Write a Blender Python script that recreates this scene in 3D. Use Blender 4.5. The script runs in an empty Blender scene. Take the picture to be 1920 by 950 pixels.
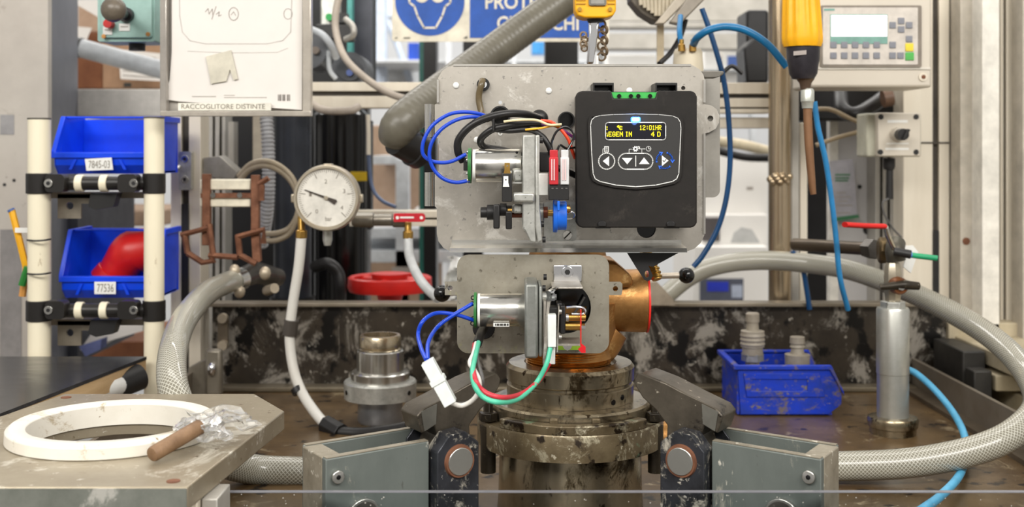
import bpy, bmesh, math, random
from mathutils import Vector, Matrix
from mathutils.geometry import tessellate_polygon
random.seed(7)
D = bpy.data
COL = bpy.context.scene.collection
SC = bpy.context.scene

# ---------------------------------------------------------------- camera
F = 2200.0            # focal length in pixels of the 1920 px frame
HY = 280.0            # horizon row (level camera, shifted lens)
CZ = 1.36             # camera height
cam = D.cameras.new('camera'); co = D.objects.new('camera', cam); COL.objects.link(co)
cam.sensor_width = 36.0; cam.lens = 36.0 * F / 1920.0
cam.shift_y = -(475.0 - HY) / 1920.0
cam.clip_start = 0.02; cam.clip_end = 60
co.location = (0, 0, CZ); co.rotation_euler = (math.radians(90), 0, 0)
cam.dof.use_dof = True; cam.dof.focus_distance = 1.11; cam.dof.aperture_fstop = 7.0
SC.camera = co

# ---------------------------------------------------------------- world and added area lights
w = D.worlds.new('World'); SC.world = w; w.use_nodes = True
nt = w.node_tree; nt.nodes.clear()
wo = nt.nodes.new('ShaderNodeOutputWorld'); bg = nt.nodes.new('ShaderNodeBackground')
tc = nt.nodes.new('ShaderNodeTexCoord'); sx = nt.nodes.new('ShaderNodeSeparateXYZ'); rp = nt.nodes.new('ShaderNodeValToRGB')
mr = nt.nodes.new('ShaderNodeMapRange'); mr.inputs[1].default_value = -1; mr.inputs[2].default_value = 1
nt.links.new(tc.outputs['Generated'], sx.inputs[0]); nt.links.new(sx.outputs['Z'], mr.inputs[0])
nt.links.new(mr.outputs[0], rp.inputs[0]); nt.links.new(rp.outputs[0], bg.inputs[0]); nt.links.new(bg.outputs[0], wo.inputs[0])
rp.color_ramp.elements[0].position = .22; rp.color_ramp.elements[0].color = (.20, .18, .155, 1)
rp.color_ramp.elements[1].position = .62; rp.color_ramp.elements[1].color = (1.0, .965, .91, 1)
bg.inputs[1].default_value = 0.60
def area(name, loc, sx_, sy_, power, tgt=None, col=(1, .97, .92)):
    l = D.lights.new(name, 'AREA'); l.shape = 'RECTANGLE'; l.size = sx_; l.size_y = sy_; l.energy = power; l.color = col
    o = D.objects.new(name, l); COL.objects.link(o); o.location = loc
    if tgt is not None:
        o.rotation_euler = (Vector(tgt) - Vector(loc)).to_track_quat('-Z', 'Y').to_euler()
    return o
area('overhead_fill', (-1.0, -0.7, 2.5), 1.6, .5, 40, (-.1, 1.2, 1.0))  # added fill behind the camera, brightens the upright faces
area('overhead_fill', (1.0, -0.5, 2.5), 1.6, .5, 36, (.2, 1.2, 1.0))  # right half of the added fill pair behind the camera
area('overhead_fill', (0.0, 1.7, 3.0), 2.6, .4, 16, (0, 1.8, 1.0))  # added area light overhead for soft highlights
area('overhead_fill', (0.0, 3.4, 3.2), 4.0, .6, 80, (0, 4.2, 1.0))  # added area light over the background
SC.view_settings.view_transform = 'Standard'; SC.view_settings.look = 'None'
SC.view_settings.exposure = 0.2; SC.view_settings.gamma = 1; SC.view_settings.use_curve_mapping = False

# ---------------------------------------------------------------- materials
def lin(c):
    return tuple(((v / 255) / 12.92 if v / 255 <= .04045 else ((v / 255 + .055) / 1.055) ** 2.4) for v in c) + (1,)
MC = {}
def M(name, c, rough=.5, metal=0., c2=None, scale=30., amt=.5, bump=0., c3=None, s3=8., th3=.6, stretch=(1, 1, 1),
      emit=0., trans=0., alpha=1., coat=0., sp=None, ior=1.45):
    """procedural material: base colour c, noise-mixed with c2, and sparse patches of c3"""
    if name in MC: return MC[name]
    m = D.materials.new(name); m.use_nodes = True; n = m.node_tree; N = n.nodes; L = n.links
    b = N['Principled BSDF']
    b.inputs['Roughness'].default_value = rough; b.inputs['Metallic'].default_value = metal
    b.inputs['Coat Weight'].default_value = coat; b.inputs['Transmission Weight'].default_value = trans
    b.inputs['Alpha'].default_value = alpha; b.inputs['IOR'].default_value = ior
    t = N.new('ShaderNodeTexCoord'); mp = N.new('ShaderNodeMapping'); mp.inputs['Scale'].default_value = stretch
    L.new(t.outputs['Object'], mp.inputs[0])
    no = N.new('ShaderNodeTexNoise'); no.inputs['Scale'].default_value = scale; no.inputs['Detail'].default_value = 6
    no.inputs['Roughness'].default_value = .65
    L.new(mp.outputs[0], no.inputs['Vector'])
    c2 = c2 or tuple(max(0, v * .82) for v in c)
    mx = N.new('ShaderNodeMix'); mx.data_type = 'RGBA'
    r = N.new('ShaderNodeValToRGB'); r.color_ramp.elements[0].position = .5 - .22; r.color_ramp.elements[1].position = .5 + .22
    r.color_ramp.elements[0].color = (0, 0, 0, 1); r.color_ramp.elements[1].color = (amt * 2 if amt < .5 else 1,) * 3 + (1,)
    L.new(no.outputs['Fac'], r.inputs[0]); L.new(r.outputs[0], mx.inputs[0])
    mx.inputs[6].default_value = lin(c); mx.inputs[7].default_value = lin(c2)
    out = mx.outputs[2]
    if c3:
        n3 = N.new('ShaderNodeTexNoise'); n3.inputs['Scale'].default_value = s3; n3.inputs['Detail'].default_value = 9
        n3.inputs['Roughness'].default_value = .78; n3.inputs['Distortion'].default_value = .5
        L.new(mp.outputs[0], n3.inputs['Vector'])
        r3 = N.new('ShaderNodeValToRGB'); r3.color_ramp.elements[0].position = th3 - .03; r3.color_ramp.elements[1].position = th3 + .045
        L.new(n3.outputs['Fac'], r3.inputs[0])
        m3 = N.new('ShaderNodeMix'); m3.data_type = 'RGBA'; L.new(r3.outputs[0], m3.inputs[0]); L.new(out, m3.inputs[6])
        m3.inputs[7].default_value = lin(c3); out = m3.outputs[2]
    if sp:      # fine specks and drips: (colour, scale, threshold)
        for q, (cc, ss, tt) in enumerate(sp):
            n4 = N.new('ShaderNodeTexNoise'); n4.inputs['Scale'].default_value = ss; n4.inputs['Detail'].default_value = 4; n4.inputs['Roughness'].default_value = .6
            v4 = N.new('ShaderNodeVectorMath'); v4.operation = 'ADD'; v4.inputs[1].default_value = (3.1 * (q + 1), 1.7, .9)
            L.new(mp.outputs[0], v4.inputs[0]); L.new(v4.outputs[0], n4.inputs['Vector'])
            r4 = N.new('ShaderNodeValToRGB'); r4.color_ramp.elements[0].position = tt; r4.color_ramp.elements[1].position = tt + .05
            L.new(n4.outputs['Fac'], r4.inputs[0]); m4 = N.new('ShaderNodeMix'); m4.data_type = 'RGBA'
            L.new(r4.outputs[0], m4.inputs[0]); L.new(out, m4.inputs[6]); m4.inputs[7].default_value = lin(cc); out = m4.outputs[2]
    L.new(out, b.inputs['Base Color'])
    if bump:
        bp = N.new('ShaderNodeBump'); bp.inputs['Strength'].default_value = bump; bp.inputs['Distance'].default_value = .001
        L.new(no.outputs['Fac'], bp.inputs['Height']); L.new(bp.outputs[0], b.inputs['Normal'])
    if rough > .08 and not trans:
        rr = N.new('ShaderNodeMapRange'); rr.inputs[3].default_value = max(0.03, rough - .1); rr.inputs[4].default_value = min(1, rough + .12)
        L.new(no.outputs['Fac'], rr.inputs[0]); L.new(rr.outputs[0], b.inputs['Roughness'])
    if emit:
        b.inputs['Emission Color'].default_value = lin(c); b.inputs['Emission Strength'].default_value = emit
    MC[name] = m
    return m
def braid(name, ca, cb, nu, nv, rough=.35):
    """reinforced hose: crossing threads seen through the clear wall, from the tube's own length/angle coordinates"""
    m = D.materials.new(name); m.use_nodes = True; n = m.node_tree; N = n.nodes; L = n.links; b = N['Principled BSDF']
    b.inputs['Roughness'].default_value = rough; b.inputs['Coat Weight'].default_value = .6
    u = N.new('ShaderNodeUVMap'); s = N.new('ShaderNodeSeparateXYZ'); L.new(u.outputs[0], s.inputs[0])
    def mth(op, a, bb):
        q = N.new('ShaderNodeMath'); q.operation = op
        for i, v in enumerate((a, bb)):
            if v is None: continue
            if isinstance(v, (int, float)): q.inputs[i].default_value = v
            else: L.new(v, q.inputs[i])
        return q.outputs[0]
    U = mth('MULTIPLY', s.outputs[0], nu); V = mth('MULTIPLY', s.outputs[1], nv * 2 * math.pi)
    a = mth('ABSOLUTE', mth('SINE', mth('MULTIPLY', mth('ADD', U, V), .5), None), None)
    c = mth('ABSOLUTE', mth('SINE', mth('MULTIPLY', mth('SUBTRACT', U, V), .5), None), None)
    g = mth('MINIMUM', a, c)
    r = N.new('ShaderNodeValToRGB'); r.color_ramp.elements[0].position = .18; r.color_ramp.elements[1].position = .42
    L.new(g, r.inputs[0]); mx = N.new('ShaderNodeMix'); mx.data_type = 'RGBA'; L.new(r.outputs[0], mx.inputs[0])
    mx.inputs[6].default_value = lin(ca); mx.inputs[7].default_value = lin(cb); L.new(mx.outputs[2], b.inputs['Base Color'])
    bp = N.new('ShaderNodeBump'); bp.inputs['Strength'].default_value = .35; bp.inputs['Distance'].default_value = .0006; bp.invert = True
    L.new(g, bp.inputs['Height']); L.new(bp.outputs[0], b.inputs['Normal'])
    return m

ZINC = M('zinc_sheet', (206, 200, 190), .34, .72, (168, 162, 152), 20, .55, .05, (222, 218, 210), 11, .56, sp=[((150, 146, 140), 160, .64)])
ZINC2 = M('dull_zinc_sheet', (172, 166, 152), .42, .65, (140, 134, 120), 40, .55, .1, (176, 174, 128), 7, .6, sp=[((112, 106, 94), 150, .62)])
STEEL = M('bright_steel', (216, 214, 208), .2, .95, (186, 184, 178), 40, .4)
CAST = M('cast_aluminium', (206, 206, 200), .38, .7, (160, 160, 154), 90, .55, .2, sp=[((120, 120, 114), 220, .66)])
CHROME = M('chrome', (225, 226, 228), .12, 1., (205, 205, 208), 20, .3)
OILY = M('oily_steel', (176, 164, 140), .24, .85, (116, 102, 78), 18, .6, .2, (66, 54, 36), 14, .56, (1, 1, .5), sp=[((60, 48, 32), 120, .62), ((206, 196, 170), 200, .68)])
GRIME = M('grimy_cast_iron', (128, 114, 88), .34, .4, (70, 58, 40), 22, .6, .7, (168, 160, 136), 34, .57, sp=[((40, 30, 20), 45, .57), ((196, 188, 166), 170, .645), ((120, 150, 120), 22, .68)])
GRIMED = M('dark_grimy_iron', (66, 58, 46), .36, .4, (30, 26, 20), 30, .6, .5, (120, 110, 88), 40, .62, sp=[((150, 140, 118), 160, .68)])
BRONZE = M('bronze_casting', (190, 142, 84), .42, .8, (140, 98, 56), 50, .5, .5, (206, 166, 108), 20, .6)
BRASSY = M('machined_bronze', (222, 170, 92), .22, .95, (170, 120, 60), 30, .5)
BRASS = M('brass', (206, 168, 92), .28, .9, (160, 122, 60), 40, .5)
BLK = M('black_plastic', (34, 33, 33), .42, 0, (24, 23, 23), 60, .5, .05)
BLKS = M('satin_black_cover', (40, 37, 35), .46, 0, (31, 29, 27), 90, .5, .08, (54, 50, 46), 8, .6, ior=1.3)
BLKG = M('glossy_black', (14, 13, 13), .12, 0, (10, 10, 10), 40, .3, 0)
RUBBER = M('black_rubber', (30, 28, 28), .38, 0, (18, 17, 17), 50, .5, .1)
WHITE = M('white_nylon', (226, 222, 212), .4, 0, (208, 202, 188), 18, .4, .05, (176, 162, 138), 24, .6, sp=[((130, 112, 86), 90, .7)])
WPL = M('white_plastic', (232, 232, 228), .35, 0, (214, 214, 210), 60, .4)
TRW = M('milky_plastic', (226, 230, 226), .3, 0, (206, 210, 206), 50, .5)
CREAM = M('cracked_cream_paint', (232, 224, 200), .4, 0, (218, 208, 182), 14, .4, .1, (140, 116, 80), 30, .63, (1, 1, .3), sp=[((120, 96, 64), 70, .71)])
ALU = M('anodised_aluminium', (224, 216, 200), .45, .25, (206, 196, 178), 22, .5, 0, None, 8, .6, (1, 1, .1))
ALUG = M('grey_aluminium', (186, 182, 174), .42, .4, (164, 160, 152), 20, .5)
GROOVE = M('dark_groove', (74, 68, 60), .6, .2, (52, 48, 42), 20, .5)
BLUE = M('blue_bin_plastic', (4, 74, 240), .32, 0, (4, 58, 206), 12, .5, 0)
BLUED = M('dirty_blue_bin', (14, 60, 208), .4, 0, (30, 56, 150), 30, .6, .1, (110, 100, 100), 22, .56, (1, 1, 1.6), sp=[((120, 112, 108), 70, .62), ((150, 140, 130), 200, .68)])
RED = M('red_plastic', (206, 28, 24), .35, 0, (176, 20, 18), 30, .4)
REDP = M('red_paint', (214, 40, 32), .35, 0, (186, 30, 26), 14, .5)
RUST = M('rusty_steel', (136, 92, 68), .7, .25, (92, 56, 38), 60, .6, .5, (176, 160, 146), 30, .64)
YEL = M('yellow_plastic', (240, 178, 22), .38, 0, (222, 156, 14), 40, .4)
WBLUE = M('blue_wire', (18, 66, 190), .3, 0, (14, 54, 170), 40, .3)
GREENW = M('green_wire', (84, 190, 156), .35, 0, (70, 172, 140), 40, .3)
REDW = M('red_wire', (200, 54, 66), .35, 0, (176, 40, 54), 40, .3)
WHITEW = M('white_wire', (236, 232, 224), .35)
GREYW = M('grey_wire', (92, 90, 88), .4)
PURP = M('purple_wire', (110, 40, 110), .4)
ORW = M('orange_red_wire', (232, 74, 40), .35)
PCB = M('green_circuit_board', (52, 122, 62), .4, 0, (38, 96, 46), 200, .5)
GRN = M('green_terminal_board', (66, 184, 84), .4)
PVC = M('grey_pvc', (176, 180, 184), .4)
PAPER = M('white_paper', (224, 219, 213), .6, 0, (212, 207, 201), 8, .4)
INK = M('dark_ink', (66, 64, 60), .6)
INKL = M('faded_ink', (176, 168, 160), .6)
CARD = M('cardboard', (176, 150, 128), .7, 0, (156, 130, 108), 30, .5)
CARDD = M('brown_cardboard', (122, 74, 42), .7, 0, (96, 54, 28), 24, .5)
DARK = M('black_machine_paint', (26, 25, 26), .35, .2, (14, 13, 13), 20, .5, .05, (70, 64, 58), 16, .68)
BROWNK = M('dark_copper', (120, 66, 46), .35, .6)
GPAINT = M('grey_green_paint', (108, 114, 110), .4, .15, (86, 92, 88), 14, .5, .15, (170, 166, 152), 16, .6, (1, 1, .5), sp=[((196, 192, 180), 90, .68), ((66, 64, 58), 50, .66)])
LUGP = M('worn_black_lug', (58, 60, 66), .36, .35, (24, 24, 26), 30, .6, .2, (184, 178, 164), 30, .56, sp=[((206, 200, 188), 110, .64)])
CHALK = M('chalky_edge_metal', (158, 150, 134), .5, .3, (112, 104, 88), 30, .6, .4, (70, 66, 58), 36, .6, sp=[((206, 200, 186), 120, .64)])
GAUGEC = M('gauge_case', (196, 186, 166), .32, .7, (166, 154, 134), 20, .5)
DIAL = M('dial_face', (226, 222, 212), .5)
GLASSY = M('clear_acrylic', (238, 242, 244), .06, 0, None, 20, .3, 0, trans=1., ior=1.12)
BAG = M('crumpled_clear_film', (240, 240, 238), .12, 0, None, 20, .3, 0, trans=.75, ior=1.2, alpha=.8)
WOODH = M('worn_wooden_rod', (142, 112, 84), .55, 0, (104, 78, 54), 50, .5, .2, (176, 92, 40), 14, .68, (1, 1, 1))
PLY = M('plywood_edge', (206, 176, 134), .6, 0, (176, 144, 102), 30, .5, .1, None, 8, .6, (.3, .3, 3))
LAM = M('dark_laminate', (56, 56, 58), .22, 0, (38, 38, 40), 60, .5, .03, (90, 88, 86), 90, .74, (.4, 1, 1))
HOSE = braid('braided_clear_hose', (186, 184, 172), (116, 112, 98), 1500, 22)
HOSEG = braid('braided_grey_hose', (184, 183, 174), (138, 136, 126), 1900, 26)
EGAL = M('pale_green_enamel', (152, 186, 178), .4, 0, (138, 170, 162), 60, .5, .05)

# ---------------------------------------------------------------- mesh builder
def P(x, y, Y): return Vector(((x - 960) * Y / F, Y, CZ + (HY - y) * Y / F))
def px(n, Y): return n * Y / F
class MB:
    def __init__(s): s.v = []; s.f = []; s.uv = []; s.X = None
    def add(s, vs, fs, uvs=None):
        k = len(s.v)
        for p in vs:
            p = Vector(p)
            s.v.append(s.X @ p if s.X is not None else p)
        for i, f in enumerate(fs):
            s.f.append([k + j for j in f]); s.uv.append(uvs[i] if uvs else None)
        return s
    def box(s, a, b):
        x0, y0, z0 = a; x1, y1, z1 = b
        return s.add([(x0, y0, z0), (x1, y0, z0), (x1, y1, z0), (x0, y1, z0), (x0, y0, z1), (x1, y0, z1), (x1, y1, z1), (x0, y1, z1)],
                     [(0, 3, 2, 1), (4, 5, 6, 7), (0, 1, 5, 4), (1, 2, 6, 5), (2, 3, 7, 6), (3, 0, 4, 7)])
    def bp(s, x0, y0, x1, y1, Y, d):
        """box whose front face fills a rectangle of the view at distance Y, d metres deep"""
        a = P(x0, y1, Y); b = P(x1, y0, Y)
        return s.box((a.x, Y, a.z), (b.x, Y + d, b.z))
    def prism(s, pts, holes, O, U, V, W):
        O = Vector(O); U = Vector(U); V = Vector(V); W = Vector(W)
        loops = [list(pts)] + [list(h) for h in (holes or [])]
        flat = [p for l in loops for p in l]; n = len(flat)
        tri = tessellate_polygon([[Vector((p[0], p[1], 0)) for p in l] for l in loops]) if (holes or len(pts) > 4) else [tuple(range(len(pts)))]
        vs = [O + U * p[0] + V * p[1] for p in flat] + [O + U * p[0] + V * p[1] + W for p in flat]
        fs = [tuple(t) for t in tri] + [tuple(n + i for i in reversed(t)) for t in tri]
        k = 0
        for l in loops:
            m = len(l)
            for i in range(m):
                j = (i + 1) % m; fs.append((k + i, k + j, n + k + j, n + k + i))
            k += m
        return s.add(vs, fs)
    def ex(s, pts, Y, d, holes=None):
        q = lambda l: [((p[0] - 960) * Y / F, CZ + (HY - p[1]) * Y / F) for p in l]
        return s.prism(q(pts), [q(h) for h in (holes or [])], (0, Y, 0), (1, 0, 0), (0, 0, 1), (0, d, 0))
    def lathe(s, O, A, prof, n=32, closed=False, R=None):
        O = Vector(O); A = Vector(A).normalized()
        R = Vector(R) if R else A.orthogonal()
        R = (R - A * R.dot(A)).normalized(); B = A.cross(R)
        vs = []; fs = []; m = len(prof)
        for t, r in prof:
            for i in range(n):
                a = 2 * math.pi * i / n; vs.append(O + A * t + (R * math.cos(a) + B * math.sin(a)) * max(r, 1e-5))
        for k in range(m if closed else m - 1):
            k2 = (k + 1) % m
            for i in range(n):
                j = (i + 1) % n; fs.append((k * n + i, k * n + j, k2 * n + j, k2 * n + i))
        if not closed:
            fs.append(tuple(reversed(range(n)))); fs.append(tuple((m - 1) * n + i for i in range(n)))
        return s.add(vs, fs)
    def cyl(s, a, b, r, r2=None, n=20):
        a = Vector(a); b = Vector(b)
        return s.lathe(a, b - a, [(0, r), ((b - a).length, r if r2 is None else r2)], n)
    def cy(s, x, y, Y, r, d, n=24, hole=None):
        """cylinder facing the view: pixel radius r at distance Y, depth d"""
        q = px(r, Y); O = P(x, y, Y)
        if hole:
            h = px(hole, Y); return s.lathe(O, (0, 1, 0), [(0, q), (d, q), (d, h), (0, h)], n, True)
        return s.lathe(O, (0, 1, 0), [(0, q), (d, q)], n, R=(1, 0, 0))
    def lz(s, x, Y, prof, n=40, closed=False):
        """lathe about the vertical through column x at distance Y; prof of (row, pixel radius)"""
        O = P(x, HY, Y); 
        return s.lathe(O, (0, 0, 1), [((HY - y) * Y / F, px(r, Y)) for y, r in prof], n, closed)
    def lx(s, y, Y, prof, n=32, closed=False):
        O = P(960, y, Y)
        return s.lathe(O, (1, 0, 0), [((x - 960) * Y / F, px(r, Y)) for x, r in prof], n, closed)
    def sph(s, c, r, n=20, sq=(1, 1, 1)):
        c = Vector(c); m = n // 2; vs = []; fs = []
        for k in range(m + 1):
            t = math.pi * k / m
            for i in range(n):
                a = 2 * math.pi * i / n
                vs.append(c + Vector((math.sin(t) * math.cos(a) * r * sq[0], math.sin(t) * math.sin(a) * r * sq[1], math.cos(t) * r * sq[2])))
        for k in range(m):
            for i in range(n):
                j = (i + 1) % n; fs.append((k * n + i, (k + 1) * n + i, (k + 1) * n + j, k * n + j))
        return s.add(vs, fs)
    def tube(s, pts, r, n=12, sub=6, flat=1., rib=None):
        """swept tube; pts world vectors; Catmull-Rom smoothed"""
        p = [Vector(q) for q in pts]
        rs = r if isinstance(r, (list, tuple)) else [r] * len(p)
        if sub > 1 and len(p) > 2:
            e = [p[0] * 2 - p[1]] + p + [p[-1] * 2 - p[-2]]; q = []; rr = []
            for i in range(len(p) - 1):
                a, b, c, d = e[i:i + 4]
                for k in range(sub):
                    t = k / sub
                    q.append(.5 * ((2 * b) + (c - a) * t + (2 * a - 5 * b + 4 * c - d) * t * t + (3 * b - a - 3 * c + d) * t ** 3))
                    rr.append(rs[i] + (rs[i + 1] - rs[i]) * t)
            q.append(p[-1]); rr.append(rs[-1]); p = q; rs = rr
        if rib:     # corrugation pitch, depth
            L = [0]
            for i in range(1, len(p)): L.append(L[-1] + (p[i] - p[i - 1]).length)
            tot = L[-1]; m = max(4, int(tot / rib[0] * 4)); q = []; rr = []; i = 0
            for k in range(m + 1):
                d = tot * k / m
                while i < len(L) - 2 and L[i + 1] < d: i += 1
                t = (d - L[i]) / max(1e-9, L[i + 1] - L[i])
                q.append(p[i].lerp(p[i + 1], t)); rr.append((rs[i] + (rs[i + 1] - rs[i]) * t) - (rib[1] if k % 4 >= 2 else 0))
            p = q; rs = rr
        T = []
        for i in range(len(p)):
            a = p[max(0, i - 1)]; b = p[min(len(p) - 1, i + 1)]; T.append((b - a).normalized())
        Nn = T[0].orthogonal().normalized() if abs(T[0].y) > .9 else (Vector((0, 1, 0)) - T[0] * T[0].y).normalized()
        vs = []; fs = []; uv = []; d = 0; ds = []
        for i in range(len(p)):
            Nn = (Nn - T[i] * Nn.dot(T[i])).normalized(); B = T[i].cross(Nn)
            if i: d += (p[i] - p[i - 1]).length
            ds.append(d)
            for k in range(n):
                a = 2 * math.pi * k / n; vs.append(p[i] + (Nn * math.cos(a) * flat + B * math.sin(a)) * rs[i])
        for i in range(len(p) - 1):
            for k in range(n):
                j = (k + 1) % n; fs.append((i * n + k, i * n + j, (i + 1) * n + j, (i + 1) * n + k))
                uv.append([(ds[i], k / n), (ds[i], (k + 1) / n), (ds[i + 1], (k + 1) / n), (ds[i + 1], k / n)])
        fs.append(tuple(reversed(range(n)))); uv.append(None); fs.append(tuple((len(p) - 1) * n + i for i in range(n))); uv.append(None)
        return s.add(vs, fs, uv)
    def tp(s, pts, r, n=12, sub=6, **k):
        """tube through (column, row, distance) points"""
        return s.tube([P(*q) for q in pts], r, n, sub, **k)

def wl(o):
    v = Vector(o.location)
    while o.parent: o = o.parent; v += o.location
    return v
def part(mb, name, mat, parent=None, bev=0., flat=False, ang=35):
    vs = mb.v
    lo = Vector([min(v[i] for v in vs) for i in range(3)]); hi = Vector([max(v[i] for v in vs) for i in range(3)])
    c = (lo + hi) / 2
    if parent is None: c.z = lo.z
    me = D.meshes.new(name); me.from_pydata([tuple(v - c) for v in vs], [], mb.f)
    if any(mb.uv):
        ul = me.uv_layers.new(name='UVMap').data; i = 0
        for f, u in zip(mb.f, mb.uv):
            for k in range(len(f)):
                if u: ul[i].uv = u[k]
                i += 1
    bm = bmesh.new(); bm.from_mesh(me); bmesh.ops.recalc_face_normals(bm, faces=bm.faces); bm.to_mesh(me); bm.free()
    if not flat:
        me.shade_smooth(); me.set_sharp_from_angle(angle=math.radians(ang))
    me.materials.append(mat)
    o = D.objects.new(name, me); COL.objects.link(o)
    if parent is not None: o.parent = parent; o.location = c - wl(parent)
    else: o.location = c
    if bev:
        b = o.modifiers.new('bevel', 'BEVEL'); b.width = bev; b.segments = 2; b.limit_method = 'ANGLE'; b.angle_limit = math.radians(38)
    return o
def tag(o, label, cat, group=None):
    o['label'] = label; o['category'] = cat
    if group: o['group'] = group
    return o
def thing(name, label, cat, group=None):
    o = D.objects.new(name, None); COL.objects.link(o); o.empty_display_size = .02
    return tag(o, label, cat, group)
def one(mb, name, mat, label, cat, group=None, bev=0., **k):
    return tag(part(mb, name, mat, None, bev, **k), label, cat, group)
def struct(mb, name, mat, bev=0.):
    o = part(mb, name, mat, None, bev); o['kind'] = 'structure'; return o
def rr(x0, y0, x1, y1, r, n=6):
    out = []
    rs = r if isinstance(r, (list, tuple)) else [r] * 4       # tl tr br bl
    for (cx, cy, a0, q) in ((x0 + rs[0], y0 + rs[0], 180, rs[0]), (x1 - rs[1], y0 + rs[1], 270, rs[1]), (x1 - rs[2], y1 - rs[2], 0, rs[2]), (x0 + rs[3], y1 - rs[3], 90, rs[3])):
        if q < .01: out.append((cx, cy)); continue
        for k in range(n + 1):
            a = math.radians(a0 + 90 * k / n); out.append((cx + q * math.cos(a), cy + q * math.sin(a)))
    return out
def ci(x, y, r, n=24, ry=None):
    ry = ry or r
    return [(x + r * math.cos(2 * math.pi * k / n), y + ry * math.sin(2 * math.pi * k / n)) for k in range(n)]
def band(pts, w_, closed=False):
    """2-D stroke outline polygons (list of quads) along pixel points"""
    qs = []; m = len(pts)
    for i in range(m if closed else m - 1):
        a = Vector(pts[i]); b = Vector(pts[(i + 1) % m]); d = (b - a)
        if d.length < 1e-6: continue
        d.normalize(); nn = Vector((-d.y, d.x)) * w_ / 2; e = d * w_ * .25
        qs.append([tuple(a - e + nn), tuple(b + e + nn), tuple(b + e - nn), tuple(a - e - nn)])
    return qs
def stroke(mb, pts, w_, Y, d=.0003, closed=False):
    for q in band(pts, w_, closed): mb.ex(q, Y, d)
    return mb
def text(s, box, Y, mat, parent, name='lettering', bold=0., shear=0., d=.0003):
    """lettering fitted into a rectangle (x0,y0,x1,y1) at distance Y, facing -Y"""
    cu = D.curves.new('t', 'FONT'); cu.body = s; cu.size = 1; cu.offset = bold; cu.shear = shear; cu.resolution_u = 3
    o = D.objects.new('t', cu); COL.objects.link(o); bpy.context.view_layer.update()
    me = D.meshes.new_from_object(o.evaluated_get(bpy.context.evaluated_depsgraph_get()))
    vs = [v.co.copy() for v in me.vertices]; fs = [tuple(p.vertices) for p in me.polygons]
    D.objects.remove(o); D.curves.remove(cu); D.meshes.remove(me)
    if not vs: return None
    x0 = min(v.x for v in vs); x1 = max(v.x for v in vs); y0 = min(v.y for v in vs); y1 = max(v.y for v in vs)
    a = P(box[0], box[3], Y); b = P(box[2], box[1], Y)
    mb = MB(); vv = [Vector((a.x + (v.x - x0) / (x1 - x0) * (b.x - a.x), Y, a.z + (v.y - y0) / (y1 - y0) * (b.z - a.z))) for v in vs]
    mb.add(vv, fs)
    return part(mb, name, mat, parent, flat=True)
GL = {'1': '00100 01100 00100 00100 00100 00100 01110', '2': '01110 10001 00001 00110 01000 10000 11111', ':': '00000 00100 00100 00000 00100 00100 00000',
      '0': '01110 10001 10001 10001 10001 10001 01110', 'H': '10001 10001 10001 11111 10001 10001 10001', 'R': '11110 10001 10001 11110 10100 10010 10001',
      'E': '11111 10000 10000 11110 10000 10000 11111', 'G': '01110 10001 10000 10111 10001 10001 01110', 'N': '10001 11001 10101 10101 10011 10001 10001',
      'I': '01110 00100 00100 00100 00100 00100 01110', '4': '00010 00110 01010 10010 11111 00010 00010', 'D': '11110 10001 10001 10001 10001 10001 11110',
      'T': '01000 11010 11111 01000 00100 00111 00010', ' ': '00000 ' * 7}
def dots(mb, s, x0, y0, cw, ch, Y):
    dx = cw / 6; dy = ch / 7
    for k, c in enumerate(s):
        for j, row in enumerate(GL[c].split()):
            for i, b in enumerate(row):
                if b == '1':
                    X = x0 + k * cw + i * dx; Z = y0 + j * dy; mb.bp(X, Z, X + dx * 1.02, Z + dy * 1.01, Y, .0002)
    return mb
def screw(x, y, Y, r, parent, name='screw', mat=STEEL, d=.003, sock=BLK, hexs=True, th=0.3):
    o = part(MB().cy(x, y, Y, r, d, 20), name, mat, parent, bev=.0003)
    if hexs:
        part(MB().ex(ci(x, y, r * .5, 6), Y - .0003, .0004), 'socket', sock, o)
    return o
def slot(x, y, Y, r, parent, ang=45, mat=STEEL, name='screw'):
    o = part(MB().cy(x, y, Y, r, .002, 24), name, mat, parent, bev=.0004)
    a = math.radians(ang); dx = math.cos(a) * r * .85; dy = math.sin(a) * r * .85
    part(stroke(MB(), [(x - dx, y + dy), (x + dx, y - dy)], r * .28, Y - .0003), 'slot', GROOVE, o)
    return o
# ================================================================ the hall behind
WALLM = M('hall_wall_paint', (206, 208, 210), .8, 0, (190, 192, 196), 2, .5)
struct(MB().box((-5, -1.5, -.05), (5, 5.6, 0)), 'floor', M('hall_floor_concrete', (150, 146, 140), .5, 0, (120, 116, 110), 3, .5))
struct(MB().box((-5, 5.5, 0), (5, 5.6, 4)), 'wall_back', WALLM)
WHM = M('white_enamel_shelving', (228, 232, 236), .4, .1)
BOXW = M('white_carton', (238, 236, 232), .6, 0, (226, 222, 216), 3, .4)
# window strips high in the back wall
for i, (a, b) in enumerate(((690, 740), (850, 1010), (1150, 1450))):
    f = struct(MB().bp(a, -40, b, 30, 5.48, .02), 'window_%d' % (i + 1), M('frosted_window', (214, 226, 240), .3, emit=.5))
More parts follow.
